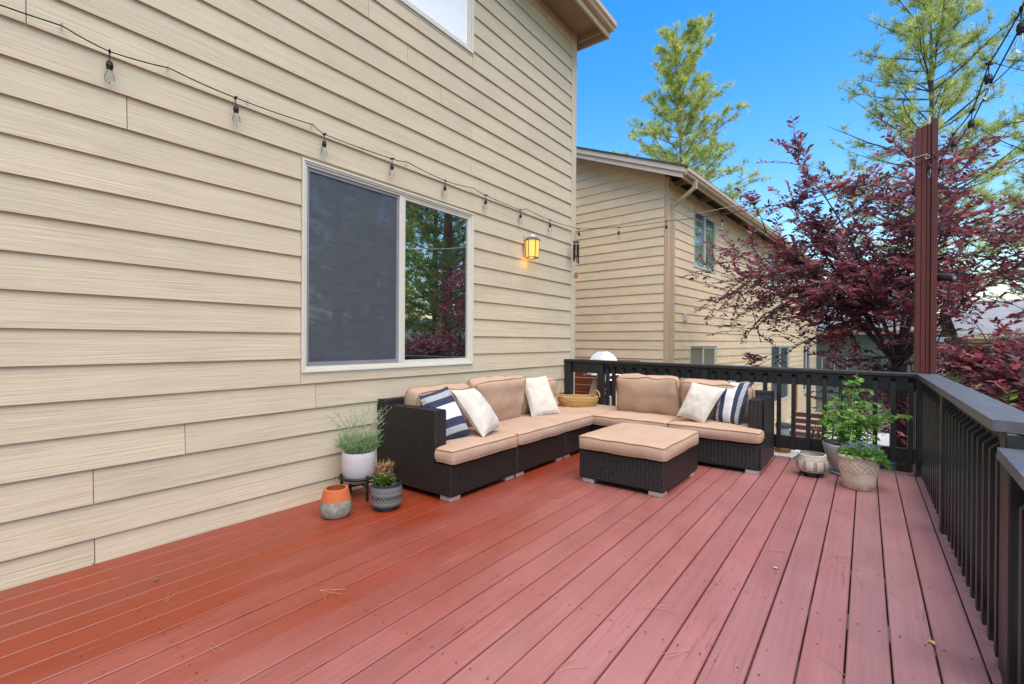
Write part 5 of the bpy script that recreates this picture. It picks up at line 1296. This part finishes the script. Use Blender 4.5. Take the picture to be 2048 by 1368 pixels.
# yard trees on the open side of the deck (seen mirrored in the window)
DG = [(.2, .27, .07), (.3, .38, .08), (.4, .47, .11)]
pine('broad pine closing the gap between the mirrored yard trees', (13.5, 15.2, GZ), 16, 1.0, 4.0, 26, 8, BARK, DG, (.34, .034, 12), .4, 24, tr=.013)
pine('large red barked pine in the yard mirrored in the window', (8.0, 14.9, GZ), 17, 3.4, 3.2, 26, 8, REDBARK, DG, (.3, .03, 12), .3, 21, tr=.019)
pine('dark yard pine mirrored in the screened half of the window', (9.5, 10.5, GZ), 16, 1.5, 3.6, 28, 8, REDBARK, DG, (.3, .03, 12), .4, 22, tr=.015)
pine('bushy yard pine beyond the red barked one mirrored in the window', (12.5, 18.5, GZ), 17, 1.0, 4.2, 28, 8, BARK, DG, (.32, .032, 12), .4, 23, tr=.013)
def broadleaf(name, label, base, h, crown_c, crown_r, nbr, ntw, nl, leafL, leafW, cols, bark, trunk_r, seed, nearest=0, droop=.3, cat='tree', group=None, spread=1.0, fork=.3, twig=.45, fill=.75, clip=None, lm=None):
    lm = lm or LEAF
    rs = np.random.default_rng(seed); root = thing(name, label, cat, base, 0, group); B = Vector(base); cc = Vector(crown_c) - B; cr = Vector(crown_r)
    wood = MB(); tw = MB(); fk = Vector((cc.x * .25, cc.y * .25, fork * h))
    wood.tube([(0, 0, 0), (fk.x * .3, fk.y * .3, fk.z * .5), fk], [trunk_r * 1.15, trunk_r * .95, trunk_r * .85], 10)
    LP, LD, mains = [], [], []
    for b in range(nbr):
        u = Vector(rs.normal(size=3)); u.z = abs(u.z) * .9 + .0 if b % 3 else u.z; u.normalize()
        tip = cc + Vector((u.x * cr.x, u.y * cr.y, u.z * cr.z)) * (rs.uniform(.7, 1.0) if b < 13 else rs.uniform(fill, 1.0))
        st = fk
        if b >= 13 and mains:          # side limbs leave the nearest main limb
            st = min(mains, key=lambda q: (q - tip).length + .35 * max(0, q.z - tip.z + .2))
        mid = st.lerp(tip, .5) + Vector((rs.normal(0, .1), rs.normal(0, .1), .12 * (tip - st).length * rs.random() + (.25 * rs.random() if b < 13 else 0)))
        pts = [st * (1 - s_) ** 2 + mid * 2 * s_ * (1 - s_) + tip * s_ * s_ for s_ in np.linspace(0, 1, 9)]
        if b < 13: mains += pts[2:8]
        r0 = trunk_r * (rs.uniform(.16, .3) if b < 13 else rs.uniform(.05, .1)); wood.tube(pts, [max(r0 * (1 - .9 * s_), .004) for s_ in np.linspace(0, 1, 9)], 6, False)
        for c in range(ntw):
            s_ = rs.uniform(.28, 1.0) if c else 1.0; i_ = min(int(s_ * 8), 7); o = pts[i_].lerp(pts[i_ + 1], s_ * 8 - i_); dm = (pts[i_ + 1] - pts[i_]).normalized()
            d = (dm * .7 + Vector(rs.normal(0, .6, 3)) * spread + Vector((0, 0, .15))).normalized(); l = twig * rs.uniform(.6, 1.3)
            e = o + d * l + Vector((0, 0, -.10 * l)); m_ = o.lerp(e, .5) + Vector((0, 0, .06 * l)); tw.tube([o, m_, e], [.005, .0035, .002], 4, False)
            for q in range(nl):
                v_ = .15 + .87 * (q + rs.random() * .5) / nl; p = o * (1 - v_) ** 2 + m_ * 2 * v_ * (1 - v_) + e * v_ * v_
                sd = d.cross(Vector((0, 0, 1))); sd = sd.normalized() if sd.length > .01 else Vector((1, 0, 0))
                LP.append(p); LD.append(d * .55 + sd * (1 if q % 2 else -1) * rs.uniform(.5, 1.1) + Vector((0, 0, rs.uniform(-droop, .45))))
    wood.build('trunk', bark, root, smooth=60); tag(tw.build('twigs', bark, root, smooth=60), kind='stuff')
    pos = np.array([tuple(p) for p in LP]); d = np.array([tuple(p) for p in LD]); n = len(pos)
    up = np.tile([[0., 0, 1]], (n, 1)) + rs.normal(0, .55, (n, 3)); Ls = leafL * rs.uniform(.65, 1.2, n)
    p_, M_ = mats_from(pos, d, up, Ls, Ls * leafW); tn = tints(n, cols, .3)
    wpos = p_ + np.array(base)
    if clip is not None:
        keep = clip(wpos); wpos, M_, tn = wpos[keep], M_[keep], tn[keep]
    if nearest: leaves_parts('foliage', wpos, M_, tn, lm, root, tuple(base), nearest)
    else: tag(scatter('foliage', LEAF_V, LEAF_F, wpos, M_, tn, lm, root, tuple(base)), kind='stuff')
    return root
PLUM = [(.2, .056, .07), (.29, .06, .075), (.13, .05, .062), (.42, .1, .11), (.13, .07, .08), (.26, .13, .14)]
PLEAF = leaf_mat('plum_leaf_tissue', .38, .38)
offdeck = lambda p: (p[:, 1] > 5.95) | (p[:, 0] > .62)
broadleaf('plum_tree', 'purple leaved plum tree behind the red post and far railing', (.52, 9.1, GZ), 6.0, (-.05, 9.1, 1.7), (2.6, 1.35, 3.0), 165, 10, 14, .104, .5, PLUM, DARKBARK, .12, 31, 300, clip=offdeck, fork=.46, twig=.5, fill=.12, lm=PLEAF)
broadleaf('purple_shrub', 'dense purple leaved shrub outside the right railing', (1.5, 7.7, GZ), 2.8, (1.42, 7.6, .05), (1.0, 1.9, 1.25), 52, 17, 15, .105, .52, PLUM + [(.09, .04, .04)], DARKBARK, .06, 33, 300, clip=offdeck, cat='shrub', fork=.15, twig=.42, fill=.6, lm=PLEAF)
broadleaf('green_shrub', 'bright green young shrub poking through the purple foliage at right', (1.3, 6.7, GZ), 2.5, (1.2, 6.6, .35), (.5, .9, .5), 12, 8, 9, .07, .6, [(.14, .26, .04), (.2, .32, .06)], DARKBARK, .03, 35, 0, cat='shrub', fork=.5, twig=.3, clip=offdeck)
broadleaf('leafy_tree', 'bright green deciduous tree in the yard mirrored in the window', (7.6, 10.6, GZ), 8, (7.6, 10.6, 2.7), (1.7, 1.7, 3.2), 34, 16, 12, .16, .6, [(.36, .46, .06), (.5, .56, .08), (.26, .36, .05)], BARK, .12, 41, 0, twig=.7)
broadleaf('leafy_tree', 'dark green deciduous tree in the yard right of the mirrored pine', (11.0, 19.0, GZ), 9, (10.5, 18.0, 2.5), (2.2, 2.2, 3.6), 30, 14, 12, .18, .6, [(.06, .12, .03), (.1, .17, .04)], BARK, .12, 43, 0, twig=.8)
